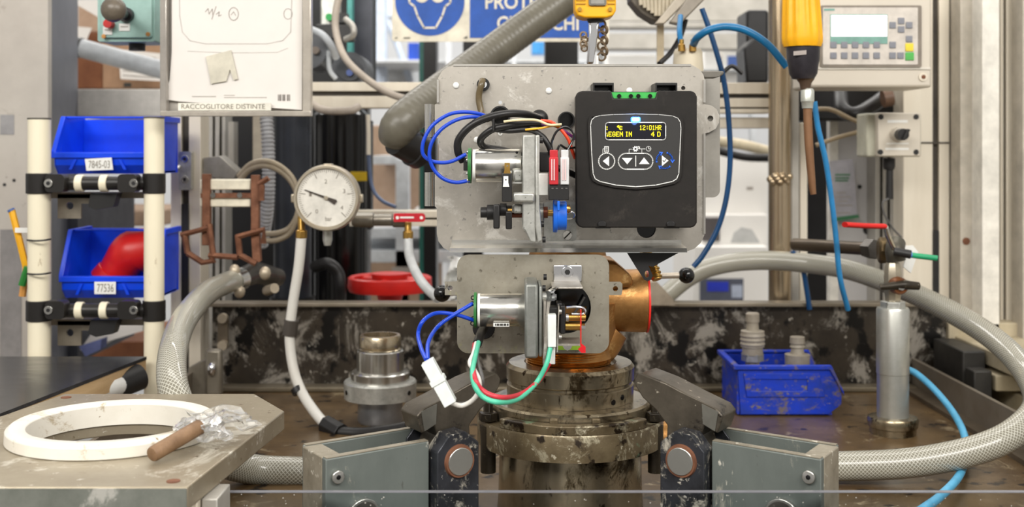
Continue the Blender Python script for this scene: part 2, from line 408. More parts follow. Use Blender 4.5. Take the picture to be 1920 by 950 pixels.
# white shelving standing in the hall
sh = thing('storage_shelf', 'white metal storage shelving standing in the hall beyond the gauge', 'shelf')
part(MB().bp(742, 300, 766, 1276, 3.0, .05), 'post', WHM, sh)
part(MB().bp(792, 180, 812, 1244, 3.1, .05), 'post', WHM, sh)
part(MB().bp(600, 470, 880, 492, 3.0, .5), 'shelf_board', WHM, sh)
part(MB().bp(690, 292, 752, 308, 3.02, .4), 'shelf_board', WHM, sh)
part(MB().bp(640, 428, 880, 446, 3.02, .5), 'shelf_board', WHM, sh)
def carton(x0, y0, x1, y1, Y, d, mat, label, group=None, name='cardboard_box', tape=None):
    t = one(MB().bp(x0, y0, x1, y1, Y, d), name, mat, label, 'box', group, bev=.002)
    if tape: part(MB().bp(tape[0], tape[1], tape[2], tape[3], Y - .001, .002), 'printed_patch', tape[4], t)
    return t
carton(690, 235, 745, 425, 3.4, .4, CARD, 'tall pale brown carton on the hall shelf left of white post')
carton(768, 270, 850, 425, 3.45, .3, CARD, 'brown carton on the hall shelf between two white posts')
carton(690, 490, 812, 640, 3.0, .4, CARD, 'large cardboard carton behind the red handwheel', tape=(735, 500, 790, 512, INKL))
carton(640, 495, 688, 640, 3.0, .4, M('pinkish_cardboard', (186, 158, 142), .7), 'cardboard carton just left of the large one behind red handwheel')
carton(800, 345, 816, 395, 3.2, .1, M('blue_label_carton', (30, 80, 200), .5), 'small blue carton on the hall shelf left of the big metal plate')
carton(797, 470, 812, 486, 2.95, .1, M('orange_carton', (236, 130, 40), .5), 'small orange box on the hall shelf left of the big metal plate')
carton(778, 390, 800, 428, 3.2, .1, BOXW, 'little white box on the hall shelf beside the red-handled valve')
# far yard of posts behind the safety sign
one(MB().bp(703, -60, 722, 160, 4.2, .08), 'hall_post', M('pale_blue_post', (206, 218, 236), .5), 'pale blue-white upright post left of the blue safety sign', 'post')
one(MB().tp([(700, 0, 4.4), (735, 60, 4.4), (770, 155, 4.4)], .012), 'hall_brace', M('pale_blue_post', (206, 218, 236)), 'thin slanting white brace behind the left edge of safety sign', 'brace')
cp = thing('machine_column', 'dark machine column with green edge below the safety sign', 'column')
part(MB().bp(794, -60, 818, 700, 2.5, .08), 'upright', DARK, cp)
part(MB().bp(786, -60, 794, 700, 2.5, .08), 'edge_strip', M('dark_green_strip', (30, 96, 86), .4), cp)
one(MB().bp(868, -60, 905, 640, 2.5, .08), 'machine_column', DARK, 'dark machine column seen under the middle of the safety sign', 'column')
one(MB().bp(1022, -60, 1084, 640, 2.4, .08), 'machine_column', DARK, 'wide dark machine column right of the hose under the safety sign', 'column')
carton(765, 80, 785, 112, 4.0, .1, M('blue_label_carton', (30, 80, 200)), 'blue box far behind the left part of safety sign', name='blue_box')
carton(997, 78, 1022, 100, 4.0, .1, M('sky_blue_carton', (70, 160, 230), .5), 'sky blue box far behind the middle of safety sign', name='blue_box')
carton(722, 110, 770, 165, 4.4, .4, M('pale_grey_carton', (214, 218, 222), .6), 'pale wrapped stack in the hall above the aluminium rail', name='wrapped_stack')
hs = thing('storage_shelf', 'tall pale storage shelf far behind the safety sign', 'shelf')
part(MB().bp(690, 112, 1100, 116, 3.98, .5), 'shelf_board', WHM, hs)
part(MB().bp(836, -40, 846, 1030, 3.97, .03), 'post', WHM, hs); part(MB().bp(960, -40, 968, 1030, 3.97, .03), 'post', WHM, hs)
hs = thing('storage_shelf', 'pale storage shelf behind the metal plate carrying white cartons', 'shelf')
part(MB().bp(1090, 130, 1450, 133, 3.55, .5), 'shelf_board', WHM, hs); part(MB().bp(1090, 160, 1450, 163, 3.55, .5), 'shelf_board', WHM, hs)
part(MB().bp(1122, 60, 1132, 1120, 3.54, .03), 'post', WHM, hs); part(MB().bp(1408, 60, 1418, 1120, 3.54, .03), 'post', WHM, hs)
# unseen dark blocks behind the camera, added for dark streaks in metal reflections
for X, ww, lab in ((-1.5, .8, 'unseen dark block added for reflections behind the viewer on the left side'), (.75, .55, 'unseen dark block added for reflections behind the viewer on the right side')):
    one(MB().box((X, -1.45, 0), (X + ww, -1.2, 2.1)), 'reflection_block', DARK, lab, 'cabinet', bev=.01)
# grey steel hall beams upper right
for (y0, y1, Y, lab) in ((-60, 40, 3.4, 'wide grey steel sheet beam at the top above the metal plate'), (42, 52, 3.3, 'thin light beam below the wide grey sheet beam'), (62, 92, 3.3, 'light grey rail above the white plug housing'),):
    one(MB().bp(1090, y0, 1450, y1, Y, .08), 'steel_beam', ALUG, lab, 'beam', bev=.002)
carton(1140, 102, 1230, 130, 3.6, .3, BOXW, 'white goods stacked in the hall just above the metal plate', name='white_box')
carton(1320, 85, 1346, 160, 3.6, .3, BOXW, 'white carton upright behind the blue pneumatic hoses', name='white_box')
carton(1356, 86, 1396, 160, 3.6, .3, BOXW, 'white carton with blue print left of black machine part', name='white_box', tape=(1364, 105, 1392, 125, M('blue_print', (90, 120, 190))))
# white cartons right of the metal plate
carton(1318, 288, 1440, 402, 2.9, .35, BOXW, 'upper white carton with tiny print right of the metal plate', 'white cartons right of plate', 'white_carton', (1400, 350, 1412, 356, INKL))
c = carton(1318, 402, 1440, 462, 2.85, .35, BOXW, 'middle white carton with grey product picture right of the metal plate', 'white cartons right of plate', 'white_carton')
part(MB().ex([(1370, 455), (1376, 436), (1390, 426), (1410, 430), (1425, 455)], 2.849, .001), 'printed_picture', M('print_grey', (196, 196, 194)), c)
c = carton(1300, 462, 1440, 640, 2.8, .35, BOXW, 'lowest white carton with blue picture right of the metal plate', 'white cartons right of plate', 'white_carton')
part(MB().bp(1312, 522, 1394, 572, 2.798, .002), 'printed_picture', M('print_dark', (92, 96, 110)), c)
part(MB().bp(1326, 528, 1366, 546, 2.796, .002), 'printed_picture', M('print_blue', (40, 60, 200)), c)
part(MB().bp(1372, 534, 1392, 558, 2.796, .002), 'printed_picture', M('print_light', (190, 200, 220)), c)
carton(1318, 408, 1350, 452, 2.84, .2, M('dark_grey_box', (88, 82, 82), .6), 'dark grey box behind right edge of the metal plate', name='grey_box')
bk = one(MB().tp([(1345, 265, 2.6), (1395, 272, 2.6), (1445, 285, 2.6)], .012, rib=None), 'cable_bundle', M('yellowed_cable', (214, 200, 170)), 'pale cable bundle crossing below the aluminium rail right of plate', 'cable')
one(MB().tp([(1345, 282, 2.55), (1395, 294, 2.55), (1445, 296, 2.55)], .009), 'cable', RUBBER, 'black cable drooping below the pale bundle right of plate', 'cable')

# left gap behind the green control box
carton(146, 0, 300, 60, 2.6, .3, CARD, 'pale brown carton high behind the green control box', name='cardboard_box')
carton(100, 60, 192, 166, 2.5, .3, CARDD, 'dark brown carton below and left of the green control box', name='cardboard_box')
carton(192, 60, 310, 166, 2.5, .3, M('tan_cardboard', (170, 134, 104), .7), 'tan carton under the green control box behind grey tube', name='cardboard_box', tape=(232, 155, 246, 163, INK))
pa = one(MB().ex([(222, 92), (300, 100), (300, 152), (226, 148)], 2.45, .002), 'paper_sheet', PAPER, 'white printed sheet under the grey tube left of the document holder', 'paper')
mb = MB()
for k in range(5): mb.ex([(230, 104 + k * 9), (292, 108 + k * 9), (292, 110 + k * 9), (230, 106 + k * 9)], 2.449, .0005)
part(mb, 'text_line', INKL, pa)
one(MB().ex([(146, 50), (172, 52), (160, 80), (146, 78)], 2.45, .002), 'paper_sheet', PAPER, 'torn white paper corner beside the grey column, left of green box', 'paper')
one(MB().ex([(146, 0), (184, 0), (184, 32), (146, 10)], 2.42, .002), 'paper_sheet', PAPER, 'white sheet slanting at the top left beside the grey column', 'paper')
gt = thing('extraction_tube', 'grey plastic tube slanting down to the right behind the blue bins', 'tube')
part(MB().tp([(152, 90, 2.2), (300, 130, 2.2), (360, 146, 2.2)], .0175, 20, 2), 'tube_wall', PVC, gt)
part(MB().tp([(143, 88, 2.2), (153, 90, 2.2)], .019, 20, 1), 'end_cap', BLK, gt)
one(MB().bp(110, 167, 330, 219, 2.1, .3), 'steel_shelf', M('light_steel_shelf', (190, 186, 180), .5, .4), 'light grey steel shelf behind the top blue bin', 'shelf', bev=.002)
# low shelf seen between the two blue bins and under the lower one
carton(146, 395, 300, 424, 2.4, .3, CARD, 'brown carton seen between the upper and lower blue bins', name='cardboard_box')
carton(145, 640, 300, 690, 2.5, .3, CARDD, 'brown carton under the lower rack bar', name='cardboard_box')
mb = MB()
for x in (166, 205): mb.bp(x, 390, x + 12, 424, 2.3, .02)
one(mb, 'white_strap', WHM, 'pair of white straps on the carton between the blue bins', 'strap')
one(MB().ex([(150, 655), (175, 620), (210, 612), (268, 606), (268, 620), (200, 640), (160, 664)], 2.0, .1), 'paper_bag', PAPER, 'crumpled white paper bag under the lower rack bar', 'bag')
one(MB().ex([(148, 650), (190, 636), (188, 655), (160, 668)], 1.95, .03), 'blue_cloth', M('blue_cloth', (96, 104, 150), .8), 'small blue cloth tip below the crumpled paper bag', 'cloth')
one(MB().bp(96, 380, 146, 680, 2.0, .3), 'steel_cabinet', M('dark_grey_steel', (74, 76, 84), .5, .2), 'dark grey steel cabinet panel behind the rack below the column', 'cabinet')  # dark grey base colour over the whole panel

# ================================================================ steel column, far left
co_ = thing('steel_column', 'light grey steel column filling the far left edge', 'column')
part(MB().box((P(-60, 0, 1.85).x, 1.85, 0), (P(90, 0, 1.85).x, 1.865, 2.2)), 'front_face', M('galvanised_column', (192, 186, 176), .5, .25, (164, 156, 148), 5, .55, .05, (142, 130, 120), 7, .6, sp=[((120, 104, 94), 40, .7)]), co_)
a = P(90, 0, 1.85).x
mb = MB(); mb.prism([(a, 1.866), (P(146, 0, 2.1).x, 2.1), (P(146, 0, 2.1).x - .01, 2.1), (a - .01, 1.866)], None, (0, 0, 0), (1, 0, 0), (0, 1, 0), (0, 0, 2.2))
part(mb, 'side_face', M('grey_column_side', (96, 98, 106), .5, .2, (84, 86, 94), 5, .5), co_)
part(MB().bp(0, 215, 26, 252, 1.849, .002), 'patch', M('grey_patch', (160, 158, 158), .6), co_)
part(MB().bp(0, 430, 40, 700, 1.849, .002), 'patch', M('grey_patch2', (140, 136, 134), .6), co_)
for (x, y) in ((26, 338), (8, 346)): part(MB().cy(x, y, 1.849, 3, .002), 'hole', BLK, co_)

# ================================================================ aluminium machine frame
def profile_v(x0, x1, y0, y1, Y, d, label, slots, group=None, mat=ALU):
    if y1 >= 575: y1 = HY + (CZ - .001) * F / Y
    t = thing('aluminium_profile', label, 'frame', group)
    xs = [x0] + [v for s in slots for v in s] + [x1]; mb = MB()
    for i in range(0, len(xs), 2): mb.bp(xs[i], y0, xs[i + 1], y1, Y, d)
    part(mb, 'profile_face', mat, t, bev=.0008)
    for s in slots: part(MB().bp(s[0], y0, s[1], y1, Y + .008, d - .01), 'slot', GROOVE, t)
    return t
def profile_h(x0, x1, y0, y1, Y, d, label, slots, mat=ALU):
    t = thing('aluminium_profile', label, 'frame')
    ys = [y0] + [v for s in slots for v in s] + [y1]; mb = MB()
    for i in range(0, len(ys), 2): mb.bp(x0, ys[i], x1, ys[i + 1], Y, d)
    part(mb, 'profile_face', mat, t, bev=.0008)
    for s in slots: part(MB().bp(x0, s[0], x1, s[1], Y + .008, d - .01), 'slot', GROOVE, t)
    return t
pl_ = profile_v(320, 376, 60, 700, 1.74, .05, 'left cream aluminium post with vertical slot beside the blue bins', [(340, 354)])
for (y, hh) in ((283, 1), (330, 0)):
    pass
br = thing('profile_bracket', 'steel slot bracket with two square bolts on the left aluminium post', 'bracket')
part(MB().ex(rr(335, 284, 358, 356, 3), 1.725, .014), 'plate', CAST, br, bev=.001)
screw(346, 298, 1.723, 7, br, 'bolt'); screw(346, 336, 1.723, 7, br, 'bolt')
part(MB().tp([(336, 312, 1.72), (328, 318, 1.71), (324, 306, 1.7)], .003), 'hook', STEEL, br)
part(MB().bp(341, 382, 353, 600, 1.735, .01), 'cover_strip', BLK, pl_)
profile_v(380, 422, 200, 690, 1.95, .05, 'narrow grey grooved post right of the left cream post', [(386, 390), (398, 403), (411, 416)], mat=ALUG)
profile_h(583, 822, 154, 202, 1.86, .05, 'upper aluminium rail left of the metal plate', [(171, 180)])
profile_h(1340, 1446, 155, 212, 1.88, .05, 'upper aluminium rail between the metal plate and steel pipe', [(176, 184), (201, 204)])
profile_h(1340, 1446, 220, 240, 1.9, .05, 'lower thin aluminium rail between plate and steel pipe', [])
profile_h(655, 822, 395, 424, 1.86, .04, 'short aluminium rail carrying the red-handled ball valve', [(408, 412)])
profile_v(1642, 1690, 150, 712, 2.0, .05, 'grey grooved post behind the rotary switch box', [(1650, 1656), (1664, 1670), (1679, 1684)], mat=ALUG)
p2 = profile_v(1694, 1780, -40, 712, 1.84, .05, 'right cream aluminium post with dark vertical slot', [(1749, 1761)])
part(MB().bp(1751, 432, 1760, 712, 1.836, .01), 'cover_strip', BLK, p2)
part(MB().bp(1694, 266, 1780, 269, 1.8385, .001), 'seam', GROOVE, p2)
profile_v(1780, 1801, -40, 700, 1.86, .05, 'bluish grey strip post right of the cream post', [], mat=M('bluish_aluminium', (182, 182, 186), .4, .5))
p3 = profile_v(1801, 1842, -40, 690, 1.80, .05, 'grey beige door post with one rusty screw', [], mat=M('beige_grey_metal', (198, 190, 176), .5, .2))
part(MB().cy(1812, 452, 1.799, 7, .004), 'screw', RUST, p3)
part(MB().bp(1784, 402, 1799, 480, 1.858, .001), 'dark_patch', GROOVE, p3)
profile_v(1842, 1874, -40, 690, 1.76, .05, 'bright white door post near the right edge', [], mat=M('white_profile', (242, 238, 228), .4, .1))
profile_v(1876, 1915, -40, 640, 1.79, .04, 'ribbed pale post at the right edge', [(1882, 1887), (1900, 1903)])
profile_v(1918, 1960, -40, 640, 1.74, .04, 'outermost post cut by the right edge of the view', [], mat=M('beige_grey_metal', (178, 172, 160)))
profile_h(1842, 1990, 640, 668, 1.74, .05, 'low cream cross rail at the right edge under the posts', [])
# steel pipe
sp = thing('steel_pipe', 'tall weathered steel pipe with a weld ring right of the metal plate', 'pipe')
PIPEM = M('weathered_pipe', (206, 188, 160), .24, .92, (138, 118, 92), 12, .6, .1, (216, 204, 182), 8, .6, (1, 1, .2))
mb = MB(); mb.lz(1462, 1.83, [(HY + 1.359 * F / 1.83, 21), (-40, 21)], 32); part(mb, 'pipe_wall', PIPEM, sp)
mb = MB()
for k in range(9): mb.sph(P(1445 + k * 4.3, 336 + 6 * math.sin(k * 2.1), 1.83 - .008 - .009 * math.sin(math.pi * k / 8)), .0065, 10)
part(mb, 'weld', PIPEM, sp)
one(MB().bp(1484, 40, 1498, 2000, 1.84, .04), 'aluminium_profile', ALUG, 'thin dark grey post directly right of the steel pipe', 'frame', bev=.001)
one(MB().bp(1500, 230, 1514, 1920, 1.86, .04), 'aluminium_profile', ALU, 'thin cream post behind the brown screwdriver bit', 'frame', bev=.001)
one(MB().bp(1400, 18, 1442, 156, 2.2, .1), 'machine_cover', DARK, 'black machine cover left of the steel pipe top', 'cover', bev=.006)
one(MB().ex([(1395, 90), (1412, 72), (1440, 72), (1440, 156), (1400, 156)], 2.1, .08), 'machine_cover', DARK, 'lower black machine cover with chamfered corner above the rail', 'cover', bev=.004)
# switch cabinet panel right
pn = thing('enclosure_panel', 'pale grey sheet panel behind the blue hose and lever valve', 'panel')
part(MB().bp(1556, 200, 1694, 1735, 2.05, .02), 'sheet', M('pale_panel', (204, 202, 202), .5, .1, (188, 186, 186), 6, .5, 0, (150, 144, 140), 12, .7), pn)
part(MB().bp(1556, 206, 1572, 585, 2.045, .02), 'edge', M('white_profile', (224, 220, 208)), pn)
for (x, y, r) in ((1628, 430, 10), (1612, 350, 4)): part(MB().cy(x, y, 2.049, r, .002, 20), 'hole', BLK, pn)
lf = thing('leaflet', 'grey-lilac leaflet with green lettering taped on the pale panel', 'leaflet')
part(MB().ex([(1556, 302), (1600, 298), (1608, 408), (1560, 416)], 2.03, .002), 'sheet', M('lilac_paper', (188, 186, 194), .6), lf)
mb = MB()
for (x0, x1, y) in ((1566, 1594, 326), (1566, 1592, 332), (1566, 1590, 337)): mb.bp(x0, y, x1, y + 3, 2.0295, .0004)
part(mb, 'text_line', M('green_print', (70, 130, 90), .6), lf)
mb = MB()
for y in (360, 368, 376, 384, 398): mb.bp(1568, y, 1586 + (y % 5) * 3, y + 2, 2.0295, .0004)
part(mb, 'text_line', INKL, lf)
part(MB().ex([(1560, 408), (1610, 402), (1611, 408), (1560, 416)], 2.0285, .001), 'green_edge', M('green_print', (70, 130, 90)), lf)
one(MB().bp(1500, 200, 1556, 1578, 2.3, .1), 'machine_cover', DARK, 'black cabinet interior between the cream post and pale panel', 'cover')
one(MB().bp(1484, 160, 1700, 226, 1.98, .06), 'cable_duct', DARK, 'black cable duct running under the keypad enclosure', 'duct', bev=.004)
one(MB().tp([(1575, 175, 1.9), (1580, 205, 1.86), (1605, 214, 1.85), (1640, 195, 1.88), (1660, 180, 1.9)], .012), 'cable', RUBBER, 'thick black cable looping under the keypad enclosure', 'cable')
one(MB().tp([(1655, 185, 1.85), (1672, 182, 1.85)], .014), 'cable_gland', M('brown_gland', (112, 84, 66), .5), 'brown cable gland at the end of the black duct', 'gland')
one(MB().tp([(1520, 205, 1.84), (1555, 205, 1.84), (1585, 218, 1.84), (1622, 240, 1.84), (1570, 258, 1.84), (1530, 272, 1.84)], .0035), 'cable', M('beige_cable', (176, 158, 130), .5), 'thin beige cable bending back left of the rotary switch box', 'cable')

# ================================================================ black tank, housings behind the gauge
tk = thing('pressure_tank', 'black cylindrical tank standing behind and left of the gauge', 'tank')
TK = M('tank_black', (50, 54, 62), .3, .2, (34, 36, 42), 10, .5, .05)
part(MB().lz(549, 1.95, [(1810, 35), (200, 35)], 40), 'shell', TK, tk)
part(MB().lz(549, 1.95, [(572, 42), (556, 42)], 40), 'foot_flange', DARK, tk)
t2 = thing('filter_housing', 'wide black filter housing with yellow tag directly behind the gauge', 'housing')
part(MB().lz(640, 2.2, [(1635, 50), (215, 50), (205, 40), (200, 10)], 40), 'shell', BLKG, t2)
part(MB().bp(657, 322, 688, 339, 2.085, .01), 'yellow_tag', M('yellow_tape', (222, 186, 20), .5), t2)
one(MB().bp(688, 226, 696, 430, 2.0, .03), 'bracket_strip', DARK, 'black vertical strip right of the filter housing', 'strip')
one(MB().bp(424, 200, 520, 1605, 2.25, .04), 'machine_cover', DARK, 'black backing plate behind the rusty bracket', 'cover')
one(MB().bp(520, 202, 690, 1514, 2.42, .05), 'machine_cover', DARK, 'black cover behind the gauge under the upper aluminium rail', 'cover')
# electric motors and cables above the rail
one(MB().bp(583, -40, 700, 154, 2.3, .05), 'machine_cover', M('deep_black_panel', (16, 16, 18), .5), 'black upright machine panel right of the document holder', 'cover')
m1 = thing('electric_motor', 'round dark grey motor end standing on the rail right of document holder', 'motor')
part(MB().cy(655, 130, 1.95, 33, .1, 40), 'housing', M('motor_grey', (78, 80, 84), .35, .3), m1)
part(MB().cy(655, 130, 1.94, 22, .012, 32), 'end_cap', M('motor_grey2', (66, 68, 72), .35, .3), m1)
part(MB().cy(655, 136, 1.932, 6, .01), 'badge', M('blue_badge', (70, 90, 150), .4), m1)
m2 = thing('electric_motor', 'dark grey motor end half hidden behind the document holder', 'motor')
part(MB().cy(578, 95, 1.95, 34, .1, 40), 'housing', M('motor_grey', (78, 80, 84)), m2)
part(MB().cy(591, 94, 1.94, 7, .012, 20), 'hub', M('brownish_hub', (120, 108, 98)), m2)
tv = thing('solenoid_valve', 'black solenoid valve with a green lamp right of the document holder', 'valve')
part(MB().bp(600, -20, 632, 48, 2.0, .05), 'body', CAST, tv, bev=.003)
part(MB().bp(590, 45, 660, 75, 1.98, .05), 'coil', BLK, tv, bev=.004)
part(MB().cy(617, 32, 1.985, 7, .02), 'green_lamp', M('green_lamp', (30, 170, 80), .3), tv)
part(MB().bp(630, 24, 650, 42, 1.985, .03), 'plug', BLK, tv)
one(MB().bp(651, -40, 660, 100, 2.2, .03), 'teal_strip', M('teal_strip', (86, 176, 170), .4), 'thin teal vertical strip behind the pale cable', 'strip')
one(MB().bp(664, -40, 696, 154, 2.25, .03), 'machine_cover', M('grey_blue_panel', (70, 72, 84), .4), 'grey-blue vertical panel left of the pale hall post', 'panel')
one(MB().tp([(585, 56, 1.9), (605, 66, 1.88), (620, 84, 1.88), (630, 108, 1.9)], .006), 'cable', PVC, 'light grey cable curving down beside the dark motor', 'cable')
one(MB().tp([(648, 36, 1.9), (662, 50, 1.88), (662, 66, 1.88), (648, 74, 1.9)], .005), 'cable', ALUG, 'short grey loop of cable at the solenoid valve', 'cable')
one(MB().tp([(616, 95, 1.9), (618, 130, 1.9), (630, 148, 1.9)], .004), 'cable', PVC, 'thin pale cable dropping onto the rail between the motors', 'cable')
one(MB().tp([(640, -20, 1.8), (630, 20, 1.8), (630, 60, 1.8), (645, 105, 1.79), (675, 138, 1.77), (720, 170, 1.75), (760, 185, 1.74), (800, 192, 1.74)], .0055, 14), 'cable', M('beige_grey_cable', (186, 174, 160), .45), 'long beige cable hanging from the top across the rail', 'cable')
one(MB().tp([(583, 192, 1.8), (600, 204, 1.79), (625, 208, 1.78), (660, 206, 1.78), (672, 200, 1.79)], .006), 'cable', M('beige_grey_cable', (186, 174, 160)), 'beige cable sagging just under the rail beside document holder', 'cable')
# ================================================================ document holder
dh = thing('document_holder', 'clear plastic document holder with white papers and a label strip', 'document holder')
part(MB().bp(300, -60, 583, 217, 1.5, .003), 'clear_pocket', M('pocket_back', (186, 180, 172), .3, .1), dh)
mb = MB(); mb.ex([(322, -50), (567, -50), (566, 206), (335, 190), (308, 186), (318, 150), (322, 100)], 1.494, .004)
part(mb, 'paper_sheet', PAPER, dh)
mb = MB(); stroke(mb, [(336, -50), (337, 30), (342, 60), (356, 76), (385, 82), (500, 82), (530, 76), (545, 60), (547, 0)], 1.6, 1.4937, .0004)
stroke(mb, [(352, 96), (430, 99), (520, 98), (540, 90)], 1.0, 1.4937, .0004)
part(mb, 'embossed_edge', M('embossed_film', (196, 190, 184), .4), dh)
part(MB().ex([(386, 106), (433, 94), (446, 148), (438, 150), (431, 130), (424, 152), (400, 156), (396, 158)], 1.491, .002), 'tape_scrap', M('yellowed_tape', (216, 210, 192), .5), dh)
part(MB().bp(334, 193, 508, 207, 1.488, .002), 'label_strip', M('label_cream', (240, 236, 222), .5), dh)
text('RACCOGLITORE DISTINTE', (340, 195, 497, 204), 1.4875, M('label_ink', (130, 122, 108)), dh)
mb = MB()
for k in range(12):
    if k % 4 != 3: mb.bp(521 + k * 2.1, 177, 522.3 + k * 2.1 + (k % 3) * .5, 189, 1.4936, .0005)
part(mb, 'barcode_print', M('barcode_grey', (140, 134, 128)), dh)
mb = MB()
stroke(mb, [(385, 22), (390, 16), (392, 26), (398, 17), (399, 28)], 1.4, 1.4936); stroke(mb, [(405, 12), (397, 36)], 1.3, 1.4936)
stroke(mb, [(405, 27), (411, 22), (410, 30), (415, 28)], 1.3, 1.4936)
stroke(mb, ci(438, 26, 9, 16, 12), 1.3, 1.4936, closed=True); stroke(mb, [(433, 28), (438, 22), (442, 29)], 1.2, 1.4936)
stroke(mb, ci(540, 26, 8, 14, 10), 1.0, 1.4936, closed=True)
part(mb, 'handwriting', INKL, dh)
mb = MB(); mb.bp(420, 178, 440, 179.2, 1.4936, .0004); mb.bp(420, 182, 500, 183.2, 1.4936, .0004); mb.bp(360, 180, 405, 181.5, 1.4936, .0004)
part(mb, 'text_line', INKL, dh)
part(MB().bp(567, -60, 583, 217, 1.484, .014), 'side_rim', M('rim_plastic', (196, 188, 176), .2, .3), dh, bev=.001)
part(MB().bp(300, -60, 312, 217, 1.484, .014), 'side_rim', M('rim_plastic2', (178, 172, 164), .2, .3), dh, bev=.001)
part(MB().bp(300, 208, 583, 218, 1.482, .014), 'bottom_rim', M('rim_plastic', (196, 188, 176)), dh, bev=.001)

# ================================================================ green control box with joystick
gb = thing('control_box', 'pale green control box with black joystick knob and red lamp, top left', 'control box')
mb = MB(); mb.ex(rr(183, -70, 290, 78, 4), 1.60, .06); part(mb, 'enclosure', EGAL, gb, bev=.003)
part(MB().ex(rr(190, -66, 284, 70, 4), 1.594, .007), 'lid', EGAL, gb, bev=.002)
part(MB().cy(234, 27, 1.585, 14, .012), 'joystick_boot', RUBBER, gb)
part(MB().cyl(P(234, 27, 1.585), P(222, 20, 1.53), .006), 'joystick_shaft', BLK, gb)
part(MB().sph(P(213, 18, 1.52), .0165, 24, (1, .8, 1)), 'joystick_knob', M('worn_knob', (70, 64, 58), .3, 0, (110, 100, 86), 30, .5), gb)
part(MB().cy(201, 44, 1.58, 8, .015), 'red_lamp', RED, gb)
for b in ((193, 50, 210, 65), (223, 44, 243, 58)):
    q = part(MB().bp(*b, 1.5925, .002), 'label_plate', WPL, gb)
    part(MB().bp(b[0] + 3, b[1] + 5, b[2] - 3, b[1] + 7, 1.592, .0004), 'text_line', INKL, q)
for (x, y) in ((194, 68), (277, 64)): part(MB().cy(x, y, 1.592, 4, .004), 'screw', BRONZE, gb)
part(MB().lz(257, 1.63, [(95, 15), (78, 15)], 24), 'cable_gland', BLK, gb)

# ================================================================ pipe rack with blue bins
rk = thing('pipe_rack', 'cream coated pipe rack with black clamp joints holding blue bins', 'rack')
for x in (73.5, 289):
    r = px(20.5 if x < 100 else 18.5, 1.53); O = P(x, HY, 1.53)
    y0 = 224 if x < 100 else 222
    mb = MB(); mb.lathe(O, (0, 0, 1), [((HY - 745) * 1.53 / F, r), ((HY - y0) * 1.53 / F, r)], 36, R=(1, 0, 0))
    p_ = part(mb, 'upright_pipe', CREAM, rk)
    part(MB().lathe(O, (0, 0, 1), [((HY - y0) * 1.53 / F, r * 1.03), ((HY - y0 + 3) * 1.53 / F, r * 1.03)], 36), 'pipe_cap', M('cap_grey', (96, 92, 84)), p_)
for (y, lab) in ((343.5, 0), (581.5, 1)):
    j = part(MB().lx(y, 1.53, [(60, 13), (300, 13)], 28), 'cross_bar', M('worn_black_joint', (44, 41, 38), .38, .2, (26, 24, 23), 20, .6, .1, (110, 104, 96), 30, .72), rk)
    for x in (73.5, 289):
        w_ = 24 if x < 100 else 21
        c = MB().lz(x, 1.53, [(y + 19, w_), (y - 19, w_)], 28); part(c, 'clamp_collar', MC['worn_black_joint'], rk, bev=.001)
    for (x, d) in ((90, 1), (250, -1)):
        c = part(MB().ex(rr(x - 30 if d < 0 else x - 6, y - 17, x + 6 if d < 0 else x + 30, y + 17, 8), 1.508, .02), 'clamp_shell', MC['worn_black_joint'], rk, bev=.003)
        screw(x, y, 1.506, 8, rk, 'bolt')
    for x in (150, 196): part(MB().lx(y, 1.53, [(x - 7, 16), (x + 7, 16)], 28), 'spacer_ring', CREAM, rk, bev=.001)
    part(MB().ex([(108, y + 20), (172, y + 20), (172, y + 38), (152, y + 38), (152, y + 66), (108, y + 66)], 1.56, .004, [ci(131, y + 42, 7, 16)]), 'mount_bracket', M('bracket_steel', (142, 134, 120), .45, .6), rk)
    part(MB().bp(90, y + 17, 270, y + 28, 1.56, .03), 'rail', M('rail_steel', (128, 118, 104), .45, .5), rk)
    part(MB().ex([(170, y + 18), (220, y + 18), (212, y + 44), (180, y + 50), (165, y + 44)], 1.54, .02), 'hook_plate', BLK, rk)
mb = MB()
for y in (450, 513): mb.tp([(51, y, 1.515), (62, y + 1, 1.508), (73, y + 1, 1.507), (85, y, 1.508), (95, y - 2, 1.515)], .0012, 8)
part(mb, 'cable_tie', BLK, rk)
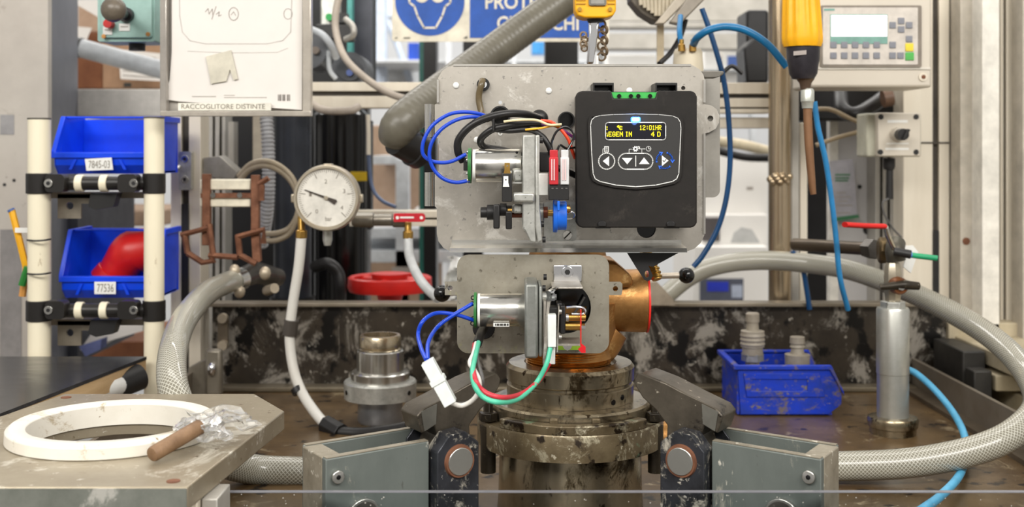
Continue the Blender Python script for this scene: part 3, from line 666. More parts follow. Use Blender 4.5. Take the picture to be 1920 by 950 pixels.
def bin_(x0, x1, y0, yl, yt, Yf, depth, label, mat=BLUE, lab=None, group='blue bins on the pipe rack'):
    a = P(x0, y0, Yf); b = P(x1, yl, Yf); zt = P(0, yt, Yf + .03).z; z0 = a.z; zl = b.z; X0 = a.x; X1 = b.x; W = X1 - X0
    t = thing('storage_bin', label, 'bin', group); th = .003; tp_ = .006
    side = [(Yf + .012, z0), (Yf, z0 + .012), (Yf - .002, zl), (Yf + .012, zl + .002), (Yf + .035, zt), (Yf + depth, zt), (Yf + depth - .01, z0)]
    for s in (0, 1):
        X = X0 if s == 0 else X1 - th
        part(MB().prism(side, None, (X, 0, 0), (0, 1, 0), (0, 0, 1), (th, 0, 0)), 'side_wall', mat, t, bev=.0008)
        r_ = [(Yf - .004, zl - .006), (Yf - .004, zl + .003), (Yf + .031, zt + .003), (Yf + depth + .003, zt + .003), (Yf + depth + .003, zt - .005), (Yf + .037, zt - .005), (Yf + .008, zl - .006)]
        part(MB().prism(r_, None, (X - .003 if s == 0 else X, 0, 0), (0, 1, 0), (0, 0, 1), (.006, 0, 0)), 'rim', mat, t, bev=.001)
    part(MB().prism([(Yf + .012, z0), (Yf, z0 + .012), (Yf - .002, zl), (Yf + .002, zl), (Yf + .004, z0 + .012), (Yf + .016, z0)], None, (X0, 0, 0), (0, 1, 0), (0, 0, 1), (W, 0, 0)), 'front_wall', mat, t, bev=.0008)
    part(MB().box((X0, Yf - .005, zl - .006), (X1, Yf + .004, zl + .002)), 'front_lip', mat, t, bev=.0012)
    part(MB().box((X0, Yf + depth - .004, z0), (X1, Yf + depth, zt)), 'back_wall', mat, t)
    part(MB().box((X0, Yf + .036, zt), (X1, Yf + .041, zt + .003)), 'top_bar', mat, t, bev=.001)
    part(MB().box((X0, Yf + .012, z0), (X1, Yf + depth - .01, z0 + .003)), 'bottom', mat, t)
    cx = X0 + W * .42; hh = (zl - z0)
    for k in (-1, 1):
        part(MB().prism([(cx + k * W * .27, z0 + .006), (cx + k * W * .27 + .004, z0 + .006), (cx + k * W * .22 + .004, zl - .008), (cx + k * W * .22, zl - .008)], None, (0, Yf - .004, 0), (1, 0, 0), (0, 0, 1), (0, .005, 0)), 'label_rib', mat, t)
    if lab:
        q = part(MB().ex(lab[0], Yf - .006, .001), 'paper_label', WPL, t)
        text(lab[1], lab[2], Yf - .0064, MC['label_ink'], q)
    return t
bin_(102, 292, 326, 288, 222, 1.585, .105, 'upper blue storage bin with small white number label', lab=([(159, 298), (209, 295), (212, 318), (162, 320)], '7845-03', (166, 301, 206, 315)))
bin_(116, 294, 560, 520, 434, 1.585, .105, 'lower blue storage bin holding a red plastic elbow', lab=([(177, 528), (217, 528), (217, 551), (177, 551)], '77536', (182, 532, 213, 547)))
rd = thing('red_elbow', 'red plastic elbow lying in the lower blue bin', 'pipe fitting')
part(MB().tp([(213, 520, 1.64), (228, 496, 1.64), (248, 474, 1.64), (278, 466, 1.645)], [.024, .026, .031, .030], 28), 'elbow_body', RED, rd)
part(MB().cyl(P(204, 530, 1.64), P(217, 512, 1.64), .0285, .027, 28), 'collar', RED, rd, bev=.001)
pc = thing('pencil_holder', 'yellow pencil and green pen tucked behind the left cream pipe', 'pencils')
part(MB().tp([(22, 394, 1.56), (34, 440, 1.56), (50, 505, 1.56)], .0045, 6, 1), 'yellow_pencil', YEL, pc)
part(MB().tp([(42, 555, 1.565), (50, 500, 1.565)], .005, 8, 1), 'orange_pencil', M('ochre_pencil', (226, 160, 80)), pc)
part(MB().tp([(41, 535, 1.55), (52, 500, 1.55)], .005, 8, 1), 'green_pen', M('green_pen', (40, 130, 50), .4), pc)
part(MB().bp(28, 427, 52, 436, 1.55, .002), 'white_tape', WPL, pc)
part(MB().tp([(20, 392, 1.56), (22, 396, 1.56)], .005, 8, 1), 'blue_tip', M('blue_tip', (80, 110, 170)), pc)

# ================================================================ dark work table left
ht = .2645; zt = CZ - ht
def Q(x, y, h): # point on a horizontal plane h below the camera
    Y = h * F / (y - HY); return (( x - 960) * Y / F, Y)
tb = thing('work_table', 'dark laminate work table with plywood edge below the pipe rack', 'table')
A = Q(275, 668, ht); B = Q(0, 775, ht); C_ = (B[0] - .12, B[1] - .35)
out = [A, (-1.1, A[1]), (-1.1, C_[1]), C_, ]
d_ = Vector((A[0] - B[0], A[1] - B[1])).normalized(); e = (B[0] - d_.x * .4, B[1] - d_.y * .4)
out = [A, (-1.1, A[1]), (-1.1, e[1]), e]
part(MB().prism(out, None, (0, 0, zt - .004), (1, 0, 0), (0, 1, 0), (0, 0, .004)), 'laminate_top', LAM, tb)
ins = [(p[0] - .0008, p[1]) for p in out]
part(MB().prism(ins, None, (0, 0, zt - .026), (1, 0, 0), (0, 1, 0), (0, 0, .0215)), 'plywood_core', PLY, tb)
part(MB().box((-1.0, 1.44, 0), (-.95, 1.49, zt - .026)), 'leg', ALU, tb); part(MB().box((-.62, 1.30, 0), (-.57, 1.35, zt - .026)), 'leg', ALU, tb)
hb = thing('pipe_stub', 'white pipe with black joint under the plywood table edge', 'pipe')
part(MB().tp([(150, 745, 1.38), (205, 726, 1.42), (222, 722, 1.44)], .013, 20, 1), 'white_pipe', WPL, hb)
part(MB().tp([(216, 724, 1.44), (262, 706, 1.47)], .0165, 20, 1), 'black_joint', BLK, hb)
part(MB().sph(P(250, 716, 1.45), .006), 'bolt', STEEL, hb)

# ================================================================ grey support plate on the left foreground
hp = .244; zp = CZ - hp
pts = [Q(-40, 916, hp), Q(352, 912, hp), Q(533, 770, hp), Q(478, 738, hp), Q(120, 738, hp), Q(0, 780, hp), (-.56, .98)]
pts[0] = (-.56, pts[1][1])
sp_ = thing('support_plate', 'thick grey metal support plate with chamfered corner, lower left', 'plate')
PLM = M('stained_plate', (170, 160, 140), .36, .45, (136, 124, 104), 9, .6, .1, (202, 196, 182), 11, .58, sp=[((96, 78, 54), 60, .67), ((214, 208, 196), 130, .66)])
hc = Vector((-.341, 1.005)); hole = [(hc.x + .071 * math.cos(a), hc.y + .071 * math.sin(a)) for a in [2 * math.pi * k / 40 for k in range(40)]]
part(MB().prism(pts, [hole], (0, 0, zp - .0175), (1, 0, 0), (0, 1, 0), (0, 0, .0175)), 'plate', PLM, sp_, bev=.0012)
for q in (Q(124, 745, hp), Q(325, 902, hp)):
    s_ = part(MB().lathe((q[0], q[1], zp - .002), (0, 0, 1), [(0, .0055), (.0026, .005)], 20), 'screw', RUST, sp_)
LX = pts[1][0]; LY = pts[1][1]
part(MB().box((-.56, LY + .002, .9), (LX - .001, LY + .022, zp - .0178)), 'front_beam', ALU, sp_, bev=.001)
part(MB().box((LX - .0235, LY + .022, .7), (LX + .001, LY + .09, zp - .0178)), 'leg', ALU, sp_, bev=.001)
part(MB().box((LX + .002, LY + .03, .7), (LX + .014, LY + .07, zp - .0178)), 'leg_rib', ALUG, sp_, bev=.001)
part(MB().box((-.56, LY - .0012, zp - .0175), (LX - .0006, LY - .0001, zp - .0012)), 'front_edge', M('scuffed_zinc', (150, 152, 144), .42, .5, (110, 114, 106), 22, .6, .1, (196, 194, 186), 16, .6), sp_)
rg = MB(); cx, cy = hc
prof = [(0, .087), (.0095, .0865), (.0125, .083), (.0125, .074), (.0105, .070), (-.008, .069), (-.008, .0705), (0, .0705)]
rg.lathe((cx, cy, zp + .0003), (0, 0, 1), prof, 72, closed=True, R=(1, 0, 0))
one(rg, 'nylon_ring', WHITE, 'white nylon ring lying on the grey support plate', 'ring', bev=.0006)
wb = thing('wrapped_rod', 'brown wooden rod with its far end wrapped in clear film on the plate', 'tool')
r0 = P(283, 853, .911); r1 = P(374, 800, .955)
part(MB().lathe(r0, r1 - r0, [(0, .003), (.001, .0055), (.003, .0062), ((r1 - r0).length, .0062)], 28), 'rod', WOODH, wb)
random.seed(3)
def film(cx, cy, Y, rx, ry, seed, ang=0., n=26, m=14, depth=.02):
    random.seed(seed); vs = []; fs = []; ph = [random.uniform(0, 6.28) for _ in range(8)]
    for i in range(m + 1):
        for j in range(n):
            u = i / m; a = 2 * math.pi * j / n
            k = 1 + .18 * math.sin(3 * a + ph[0]) + .1 * math.sin(5 * a + ph[1]) + .07 * math.sin(9 * a + ph[2])
            x = rx * u * k * math.cos(a); y = ry * u * k * math.sin(a)
            z = depth * (.5 * math.sin(7 * a + 5 * u + ph[3]) * u + .5 * math.sin(11 * u + 3 * a + ph[4]) + .35 * math.sin(13 * a + ph[5]) * u) * (.6)
            X = x * math.cos(ang) - y * math.sin(ang); Z = x * math.sin(ang) + y * math.cos(ang)
            c = P(cx + X, cy - Z, Y); vs.append(Vector((c.x, Y + z * 1.0, max(c.z, zp + .001))))
    for i in range(m):
        for j in range(n):
            k = (j + 1) % n; fs.append((i * n + j, i * n + k, (i + 1) * n + k, (i + 1) * n + j))
    return MB().add(vs, fs)
part(film(422, 782, .985, 62, 19, 5, -.12), 'film_wrap', BAG, wb, flat=True)
part(film(392, 806, .955, 42, 24, 9, -.1), 'film_wrap', BAG, wb, flat=True)
part(film(356, 796, .96, 30, 14, 12, .1), 'film_wrap', BAG, wb, flat=True)

# ================================================================ wash tray
TF = M('oily_tray_floor', (112, 90, 60), .3, .1, (60, 44, 28), 9, .6, .25, (150, 134, 106), 18, .6, sp=[((26, 18, 12), 34, .6), ((176, 164, 140), 140, .69)])
TW = M('stained_tray_wall', (70, 62, 52), .32, .2, (26, 22, 18), 16, .6, .25, (146, 140, 130), 17, .545, (1, 1, .8), sp=[((14, 12, 10), 26, .54), ((168, 162, 150), 90, .66)])
tr = thing('wash_tray', 'oily steel tray with blackened back wall under the whole fixture', 'tray')
YB = 1.77; xl = -.452; xr = .603
part(MB().box((xl, .9, .97), (xr + .02, YB, 1.0)), 'tray_floor', TF, tr)
part(MB().box((xl, YB, .97), (xr + .06, YB + .006, P(0, 573, YB).z)), 'back_wall', TW, tr)
part(MB().box((xl - .01, YB - .014, P(0, 573, YB).z), (xr + .06, YB + .02, P(0, 566, YB).z)), 'rim_strip', M('rim_metal', (150, 140, 124), .4, .5, (110, 100, 84), 10, .5), tr, bev=.001)
part(MB().box((xl, YB - .03, 1.0), (xr, YB, P(0, 718, YB).z)), 'back_ledge', M('ledge_metal', (128, 118, 100), .4, .4, (92, 82, 64), 16, .5, .1), tr, bev=.002)
part(MB().box((xr, .9, 1.0), (xr + .006, YB, 1.045)), 'side_wall', M('side_wall_steel', (140, 132, 120), .4, .45, (112, 100, 84), 10, .5, .1, (90, 66, 46), 12, .66), tr)
part(MB().box((xr - .02, .9, 1.0), (xr, YB - .03, 1.006)), 'side_ledge', M('ledge_metal2', (110, 98, 82), .4, .4), tr)
part(MB().box((xl - .006, 1.2, .97), (xl, YB, 1.045)), 'side_wall', MC['side_wall_steel'], tr)
# plates at the left corner of the tray
cb = thing('corner_bracket', 'welded dirty steel corner bracket at the left end of tray', 'bracket')
part(MB().ex([(352, 690), (408, 660), (412, 676), (413, 742), (352, 742)], 1.66, .02), 'gusset', M('gusset_steel', (148, 142, 130), .4, .5, (110, 102, 88), 16, .6, .2), cb, bev=.002)
part(MB().bp(384, 655, 414, 742, 1.645, .014), 'weld_plate', M('gusset_steel', (148, 142, 130)), cb, bev=.004)
part(MB().sph(P(397, 692, 1.642), .006, 14, (1, 1, 1.6)), 'bolt', CHROME, cb)
ch = thing('chain_link', 'steel two-bolt link hanging on the back wall of tray, left side', 'link')
part(MB().ex(rr(408, 588, 427, 656, 8), 1.74, .006), 'link_plate', M('link_steel', (120, 108, 92), .4, .6), ch, bev=.001)
for y in (597, 648): part(MB().cy(416, y, 1.73, 9, .01), 'bolt', M('pale_bolt', (190, 176, 154), .4, .5), ch)
# ================================================================ upper mounting plate
YP = 1.15
mp_ = thing('mounting_plate', 'large galvanised sheet metal mounting plate carrying the black display controller', 'plate')
left = [(850, 122), (838, 126), (828, 134), (821, 147), (823, 149), (823, 192), (815, 196), (815, 256), (823, 260), (823, 320), (815, 323), (815, 386), (819, 390), (819, 438), (822, 452), (832, 465), (846, 471)]
right = [(1288, 471), (1302, 466), (1314, 455), (1321, 440), (1321, 250), (1330, 248), (1342, 241), (1348, 230), (1349, 217), (1344, 205), (1335, 198), (1321, 195), (1321, 149), (1319, 140), (1312, 130), (1300, 123), (1296, 122)]
holes = [ci(938, 217, 18), ci(1062, 225, 15), ci(938, 192, 3.5, 12), ci(1281, 165, 4, 12), ci(1332, 222, 5.5, 14), ci(1212, 428, 18, 20), ci(905, 158, 11, 18)]
part(MB().ex(left + right, YP, .0015, holes), 'sheet', ZINC, mp_)
part(MB().bp(850, 120, 1296, 124, YP - .001, .012), 'top_flange', M('edge_zinc', (214, 210, 202), .3, .85), mp_)
for (x0, y0, x1, y1) in ((796, 195, 813, 257), (796, 323, 813, 386)):
    mb = MB(); mb.lz((x0 + x1) / 2, YP + .004, [(y1, 8.3), (y0, 8.3)], 24); part(mb, 'rolled_tab', STEEL, mp_)
for (x0, x1) in ((819, 823), (1319, 1323)): part(MB().bp(x0, 149, x1, 192, YP - .003, .01), 'side_flange', MC['edge_zinc'], mp_)
part(MB().bp(1319, 250, 1323, 438, YP - .002, .01), 'side_flange', MC['edge_zinc'], mp_)
# bottom channel lip, bent towards the viewer
a = P(843, 0, 1.11).x; b = P(1288, 0, 1.11).x
zt_ = CZ - 175 * 1.15 / F; zb = CZ - (473 - HY) * 1.108 / F
part(MB().prism([(1.15, zt_ + .003), (1.1475, zt_ + .003), (1.1475, zt_), (1.111, zt_ - .002), (1.108, zb), (1.1095, zb), (1.112, zt_ - .0035), (1.15, zt_ - .0015)], None, (a, 0, 0), (0, 1, 0), (0, 0, 1), (b - a, 0, 0)), 'bottom_lip', STEEL, mp_)
mb = MB()
for k in (0, 1): mb.bp(846 + k * 3, 458 + k, 1287, 459 + k, 1.1475, .001)
for (x, y) in ((855, 160), (1029, 170), (1180, 170), (894, 262)):
    part(MB().sph(P(x, y, YP - .0005), px(6, YP), 18, (1, .5, 1)), 'rivet', WPL, mp_)
part(MB().cy(938, 250, YP - .001, 4, .001, hole=2), 'rivet', WPL, mp_)
for (x, y, r) in ((938, 217, 19), (1062, 225, 16)):
    p_ = part(MB().cy(x, y, YP - .003, r, .01, 32, hole=r * .84), 'grommet', BLK, mp_)
    part(MB().cy(x, y, YP + .003, r * .84, .003, 32), 'grommet_plug', BLKG, p_)
part(MB().sph(P(1011, 222, YP), px(17, YP), 28, (1, .7, 1)), 'dome_plug', BLK, mp_)
part(MB().cy(1212, 428, YP + .004, 19, .003, 28), 'hole_backing', BLKG, mp_)
g = part(MB().cy(906, 158, YP - .006, 12, .012, 28, hole=7), 'cable_grommet', BLK, mp_)
part(MB().ex(rr(899, 146, 909, 164, 3), YP - .009, .004), 'clip', BLKG, g)
one(MB().tp([(905, 150, YP - .008), (902, 160, YP - .012), (898, 178, YP - .01), (899, 195, YP - .01), (905, 214, YP - .012), (915, 224, YP - .02)], .0032, 14), 'cable', M('two_tone_cable', (120, 104, 74), .3, 0, (40, 36, 30), 6, .5), 'short brown-black cable dropping from the top left grommet of plate', 'cable')
part(MB().ex(rr(1020, 378, 1081, 452, 7), YP - .003, .002), 'motor_bracket', CAST, mp_)
slot(1064, 441, YP - .0055, 9, mp_, 45)
# strip hanging from the plate
part(MB().ex([(1176, 474), (1272, 474), (1224, 500), (1216, 498), (1224, 516), (1221, 524), (1214, 527), (1208, 524), (1192, 500)], 1.125, .003, [ci(1213, 514, 4, 14, 7)]), 'black_hanger', BLK, mp_)

# ================================================================ display controller
YC = 1.095
dc = thing('display_controller', 'black display controller with yellow digits and round button symbols', 'controller')
mb = MB(); mb.ex(rr(1083, 172, 1304, 426, 10), YC + .012, .040); part(mb, 'back_housing', BLK, dc, bev=.001)
cov = [(1092, 170), (1146, 170), (1150, 184), (1229, 184), (1233, 170), (1296, 170), (1303, 173), (1307, 181), (1307, 417), (1303, 424), (1295, 427), (1092, 427), (1084, 424), (1080, 416), (1079, 182), (1083, 173)]
part(MB().ex(cov, YC, .016), 'front_cover', BLKS, dc, bev=.0014)
part(MB().bp(1147, 173, 1233, 185, YC + .003, .003), 'terminal_board', GRN, dc)
tbd = [c for c in D.objects if c.name.startswith('terminal_board')][-1]
for x in (1161, 1183, 1197, 1219): part(MB().cy(x, 180, YC + .0015, 4, .002, 16), 'terminal_screw', BLKG, tbd)
for x0, x1 in ((1112, 1151), (1229, 1270)):
    part(MB().ex([(x0, 155), (x1, 155), (x1, 172), (x1 - 3, 172), (x1 - 3, 160), (x0 + 3, 160), (x0 + 3, 172), (x0, 172)], 1.115, .034), 'hinge_hook', BLK, dc, bev=.0004)
    part(MB().bp(x0 + 3, 160, x1 - 3, 172, 1.14, .008), 'hook_recess', BLKG, dc)
for x in (1129, 1258):
    c = part(MB().ex([(x - 8, 424), (x - 8, 418), (x - 4, 414), (x + 4, 414), (x + 8, 418), (x + 8, 424)], YC - .002, .004), 'latch', BLK, dc, bev=.0006)
    part(MB().bp(x - 12, 424, x + 16, 428, YC + .001, .006), 'latch_foot', BLK, c)
bez = [(1106, 234), (1108, 224), (1114, 218), (1125, 215), (1150, 213), (1192, 212), (1235, 213), (1262, 216), (1272, 220), (1277, 228), (1278, 240), (1276, 285), (1274, 326), (1270, 336), (1262, 341), (1230, 348), (1192, 351), (1155, 348), (1124, 341), (1115, 336), (1111, 326), (1108, 285)]
def off(pts, k):
    cx = 1192; cy = 282; return [(cx + (x - cx) * (1 + k / 86), cy + (y - cy) * (1 + k / 69)) for x, y in pts]
fr = part(MB().ex(off(bez, 4), YC - .0022, .0024, [off(bez, 0)]), 'panel_rim', BLKS, dc, bev=.0006)
pf = part(MB().ex(off(bez, -.2), YC - .0009, .001), 'keypad_panel', M('keypad_film', (50, 49, 48), .42, 0, (44, 43, 42), 60, .4), dc)
part(stroke(MB(), off(bez, -1.2), 1.5, YC - .0013, .0005, True), 'panel_outline', WPL, pf)
YK = YC - .0012
lc = part(MB().ex(rr(1136, 230, 1248, 262, 5), YK - .0002, .0004), 'display_glass', M('display_dark', (8, 9, 22), .1, 0, None, 20, .3, 0, coat=.5), dc)
part(stroke(MB(), rr(1135.3, 229.4, 1248.3, 262, 5.5), 1.5, YK - .0006, .0006, True), 'display_frame', WPL, lc)
YD = M('yellow_pixels', (255, 230, 10), .5, emit=1.1)
mb = MB(); cw = 8.2
dots(mb, '12:01HR', 1241 - 7 * 6.0, 234.5, 6.0, 9.2, YK - .0006)
dots(mb, 'T', 1157, 234.5, 12, 9.2, YK - .0006); mb.bp(1137.5, 237, 1139, 239.5, YK - .0006, .0002); mb.bp(1137.5, 241, 1139, 243.5, YK - .0006, .0002)
dots(mb, 'EGEN', 1141, 246.8, 7.0, 9.2, YK - .0006); dots(mb, 'IN', 1172.5, 246.8, 6.6, 9.2, YK - .0006)
dots(mb, '4', 1221, 246.8, 7.4, 9.2, YK - .0006); dots(mb, 'D', 1232.5, 246.8, 7, 9.2, YK - .0006)
mb.bp(1137.5, 249, 1139, 250.4, YK - .0006, .0002); mb.bp(1138, 252, 1139.6, 256, YK - .0006, .0002)
part(mb, 'display_digits', YD, lc, flat=True)
part(MB().ex(rr(1183, 219, 1201, 229, 3), YK - .0014, .002), 'blue_lamp', M('blue_lamp_glow', (70, 150, 255), .3, emit=2.2), dc)
part(MB().ex(rr(1185.5, 220.5, 1199, 227, 2.5), YK - .0018, .0005), 'lamp_core', M('lamp_white', (225, 240, 255), .3, emit=2.5), dc)
ol = D.lights.new('status_lamp', 'POINT'); ol.energy = .004; ol.color = (.15, .35, 1); ol.shadow_soft_size = .003
o_ = D.objects.new('status_lamp', ol); COL.objects.link(o_); o_.location = P(1192, 228, YK - .006)
def sym(mb, name='button_symbol', mat=WPL): return part(mb, name, mat, pf, flat=True)
Yk = YK - .0003; wd = 2.2
mb = stroke(MB(), ci(1137.5, 302, 15, 28), wd, Yk, .0003, True); mb.ex([(1130, 302), (1142, 292.5), (1142, 311.5)], Yk, .0003); sym(mb)
mb = stroke(MB(), rr(1159.5, 287.5, 1224, 317, 14.5, 8), wd, Yk, .0003, True); mb.ex([(1166, 296), (1186, 296), (1176, 308)], Yk, .0003)
mb.ex([(1198, 307.5), (1218, 307.5), (1207.5, 295)], Yk, .0003); mb.bp(1191.3, 291.5, 1192.8, 312, Yk, .0003); sym(mb)
BLS = M('bright_blue_print', (52, 110, 230), .4)
mb = MB()
for a0 in (-80, 40, 160):
    arc = [(1246 + 15 * math.cos(math.radians(a0 + t)), 300.5 + 15 * math.sin(math.radians(a0 + t))) for t in range(8, 88, 10)]
    stroke(mb, arc, 3.0, Yk, .0003); e = arc[-1]; ta = math.radians(a0 + 84 + 90)
    mb.ex([(e[0] + 6 * math.cos(ta), e[1] + 6 * math.sin(ta)), (e[0] + 4.5 * math.cos(ta + 1.75), e[1] + 4.5 * math.sin(ta + 1.75)), (e[0] + 4.5 * math.cos(ta - 1.75), e[1] + 4.5 * math.sin(ta - 1.75))], Yk, .0003)
sym(mb, mat=BLS)
sym(MB().ex([(1241, 291), (1253.5, 301), (1241, 311.5)], Yk, .0003))
sym(stroke(MB(), [(1243, 300), (1245, 303), (1249, 298.5)], 1.1, Yk - .0003, .0002), mat=BLKG)
mb = MB(); gear = []
for k in range(32):
    a = 2 * math.pi * k / 32; q = 5.6 if (k // 2) % 2 else 4.1; gear.append((1191.5 + q * math.cos(a), 279 + q * math.sin(a)))
mb.ex(gear, Yk, .0003, [ci(1191.5, 279, 1.9, 12)])
gear = []
for k in range(24):
    a = 2 * math.pi * k / 24; q = 2.9 if (k // 2) % 2 else 2.0; gear.append((1197.5 + q * math.cos(a), 276.4 + q * math.sin(a)))
mb.ex(gear, Yk, .0003, [ci(1197.5, 276.4, 1, 10)])
stroke(mb, [(1184.5, 279.5), (1179.5, 279.5), (1179.5, 287)], .8, Yk); stroke(mb, [(1198, 279), (1210, 279)], .8, Yk); stroke(mb, [(1203.5, 279), (1203.5, 287)], .8, Yk)
sym(mb, 'gear_symbol')
sym(stroke(MB(), ci(1216, 278.8, 4.4, 20), 1.3, Yk, .0003, True), 'clock_symbol'); sym(stroke(MB(), [(1216, 275.5), (1216, 279), (1219, 279)], .9, Yk), 'clock_symbol')
mb = MB().ex(rr(1133, 274, 1141.5, 285.5, 1), Yk, .0003, [rr(1134.2, 275.4, 1140.3, 284.2, .5)])
for k in range(4): mb.bp(1135, 276.4 + k * 2, 1139.6, 277.1 + k * 2, Yk, .0003)
stroke(mb, [(1132.5, 279), (1130.3, 279), (1130.3, 287)], .8, Yk); sym(mb, 'list_symbol')

# ================================================================ upper gear motor
gm = thing('gear_motor', 'upper gear motor with blue cam wheel beside the display controller', 'motor')
YM = 1.105
mc = part(MB().lx(310.5, YM, [(891, 30), (894, 31.5), (974, 31.5), (977, 30)], 48), 'motor_can', STEEL, gm)
part(MB().lx(310.5, YM, [(887, 30.5), (892, 30.5)], 40), 'end_ring', WPL, gm)
part(MB().lx(310.5, YM, [(878, 33), (884, 33)], 40), 'circuit_board', PCB, gm)
part(MB().cyl(P(969, 286, YM - .0135), P(969, 286, YM - .0145), .0012), 'vent_hole', BLKG, mc)
mb = MB()
for (x, y) in ((876, 300), (876, 325), (877, 338), (877, 285)): mb.sph(P(x, y, YM - .008), .0016, 10)
part(mb, 'solder_joint', STEEL, gm)
part(MB().bp(869, 296, 878, 320, YM - .006, .006), 'capacitor', BLK, gm, bev=.0006)
part(MB().lx(300, YM, [(976, 8), (981, 8)], 20), 'neck', CAST, gm)
gh = part(MB().ex([(980, 253), (1003, 253), (1003, 380), (1006, 455), (994, 453), (984, 432), (979, 428)], 1.075, .06), 'gearbox_housing', CAST, gm, bev=.0012)
part(MB().ex([(1003.5, 253), (1012, 253), (1012, 380), (1017, 452), (1008, 455), (1003.5, 425)], 1.073, .062), 'gearbox_cover', CAST, gm, bev=.0012)
for (x, y) in ((1014, 263), (1016, 420), (1019, 449)):
    part(MB().cyl(P(x - 2, y, 1.078), P(x + 4, y, 1.078), .0028), 'socket_screw', BLK, gm)
part(MB().bp(962, 317, 980, 340, 1.085, .02), 'standoff', CAST, gm, bev=.002)
part(MB().bp(961, 361, 1003, 379, 1.070, .02), 'standoff', CAST, gm, bev=.002)
part(MB().bp(961, 341, 990, 344, 1.078, .02), 'standoff', CAST, gm)
part(MB().bp(961, 383, 980, 400, 1.080, .015), 'standoff', CAST, gm, bev=.002)
ms = part(MB().bp(941, 325, 960, 378, 1.068, .012), 'micro_switch', BLK, gm, bev=.0006)
part(MB().ex([(946, 305), (956, 305), (956, 318), (958, 326), (944, 326), (946, 318)], 1.072, .001, [ci(951, 311, 1.6, 10)]), 'brass_terminal', BRASS, gm)
part(MB().ex([(944, 330), (953, 330), (953, 342), (955, 350), (943, 350), (944, 342)], 1.0665, .001, [ci(948.5, 337, 1.5, 10)]), 'white_terminal', WPL, gm)
for (a, b, y, r) in ((901, 914, 398, 10), (913, 926, 398, 14.5), (937, 950, 393, 12), (949, 960, 393, 8)):
    part(MB().lx(y, 1.085, [(a, r), (b, r)], 30), 'cam_hub', BLK, gm, bev=.0005)
for (a, b, pts) in ((925, 937, [(0, -15), (14, -15), (20, -5), (22, 14), (16, 30), (0, 30)]), (948, 960, [(2, -2), (14, -2), (20, 8), (18, 28), (4, 32)])):
    aX = P(a, 0, 1.07).x; bX = P(b, 0, 1.07).x; mb = MB()
    mb.prism([(1.065 + p[0] * .001, P(0, 398 + p[1], 1.07).z) for p in pts], None, (aX, 0, 0), (0, 1, 0), (0, 0, 1), (bX - aX, 0, 0))
    part(mb, 'cam_lobe', BLK, gm, bev=.0012)
part(MB().lx(395, 1.085, [(952, 9), (960, 9)], 18), 'brass_gear', BRASS, gm)
part(MB().lx(403, 1.09, [(960, 5), (980, 5)], 16), 'output_shaft', BROWNK, gm)
part(MB().lx(400, 1.10, [(1012, 21), (1018, 21), (1020, 18)], 30), 'bearing_flange', CAST, gm)
part(MB().lx(398, 1.09, [(1019, 11), (1027, 11)], 24), 'bushing', BROWNK, gm)
part(MB().lx(399, 1.09, [(1026, 6), (1038, 6)], 20), 'output_shaft', BRASS, gm)
mb = MB(); mb.lx(405, 1.085, [(1037, 30.5), (1045, 30.5)], 40); mb.lx(404, 1.083, [(1044, 27), (1062, 27)], 40); mb.bp(1045, 377, 1050, 395, 1.058, .012)
part(mb, 'blue_cam_wheel', M('blue_cam', (24, 104, 214), .4, 0, (18, 90, 196), 40, .4), gm, bev=.0006)
part(MB().lx(392, 1.08, [(1062, 9), (1069, 7)], 20), 'retainer', BRASSY, gm)
part(MB().tp([(1062, 402, 1.08), (1072, 397, 1.078), (1078, 402, 1.078), (1074, 409, 1.08), (1062, 410, 1.08)], .0008, 8), 'spring_clip', STEEL, gm)
part(MB().bp(1010, 325, 1028, 366, 1.072, .012), 'white_block', M('white_zinc', (226, 226, 220), .4, .3), gm, bev=.0006)
sb = part(MB().bp(1029, 345, 1067, 375, 1.062, .014), 'switch_block', BLK, gm, bev=.0006)
for x in (1034, 1042, 1052, 1060): part(MB().bp(x, 352, x + 4, 354, 1.0615, .001), 'mark', GREYW, sb)
for (x0, x1, m_, nm) in ((1030, 1047, M('red_connector', (198, 44, 52), .35), 'red_connector'), (1051, 1067, M('grey_white_connector', (218, 218, 218), .35), 'white_connector')):
    c = part(MB().bp(x0 + 1, 281, x1 - 1, 300, 1.064, .008), nm, m_, gm, bev=.0006)
    c = part(MB().bp(x0, 295, x1, 346, 1.060, .012), nm, m_, gm, bev=.0006)
    for q in (x0 + 3.5, x0 + 8): part(MB().bp(q, 298, q + 2.2, 338, 1.0592, .001), 'rib', MC['rib_light'] if 'rib_light' in MC else M('rib_light', (238, 200, 200) , .4), c)
part(MB().bp(1012, 285, 1030, 322, 1.10, .02), 'rear_switch', BLK, gm, bev=.001)

# cables of the upper drive
def wire(name, pts, r, mat, label, n=12, **k): return one(MB().tp(pts, r, n, **k), name, mat, label, 'cable' if 'cable' in name else 'wire')
wire('blue_wire', [(914, 218, 1.112), (892, 212, 1.105), (865, 210, 1.10), (838, 216, 1.097), (810, 236, 1.095), (795, 262, 1.094), (792, 284, 1.094), (800, 297, 1.095), (818, 304, 1.095), (845, 303, 1.095), (874, 289, 1.096)], .0018, WBLUE, 'outer blue wire looping past the left edge of large plate')
wire('blue_wire', [(908, 222, 1.108), (885, 219, 1.10), (858, 224, 1.095), (830, 240, 1.092), (811, 264, 1.091), (805, 290, 1.091), (812, 315, 1.092), (830, 334, 1.093), (855, 342, 1.095), (880, 338, 1.098)], .0018, WBLUE, 'inner blue wire looping down to the bottom of the upper motor')
wire('black_cable', [(1013, 222, 1.13), (985, 214, 1.115), (950, 213, 1.105), (910, 222, 1.10), (880, 238, 1.10), (860, 262, 1.102), (859, 285, 1.104), (868, 302, 1.108)], .0037, RUBBER, 'thickest black cable arching over to the back of the upper motor', 16)
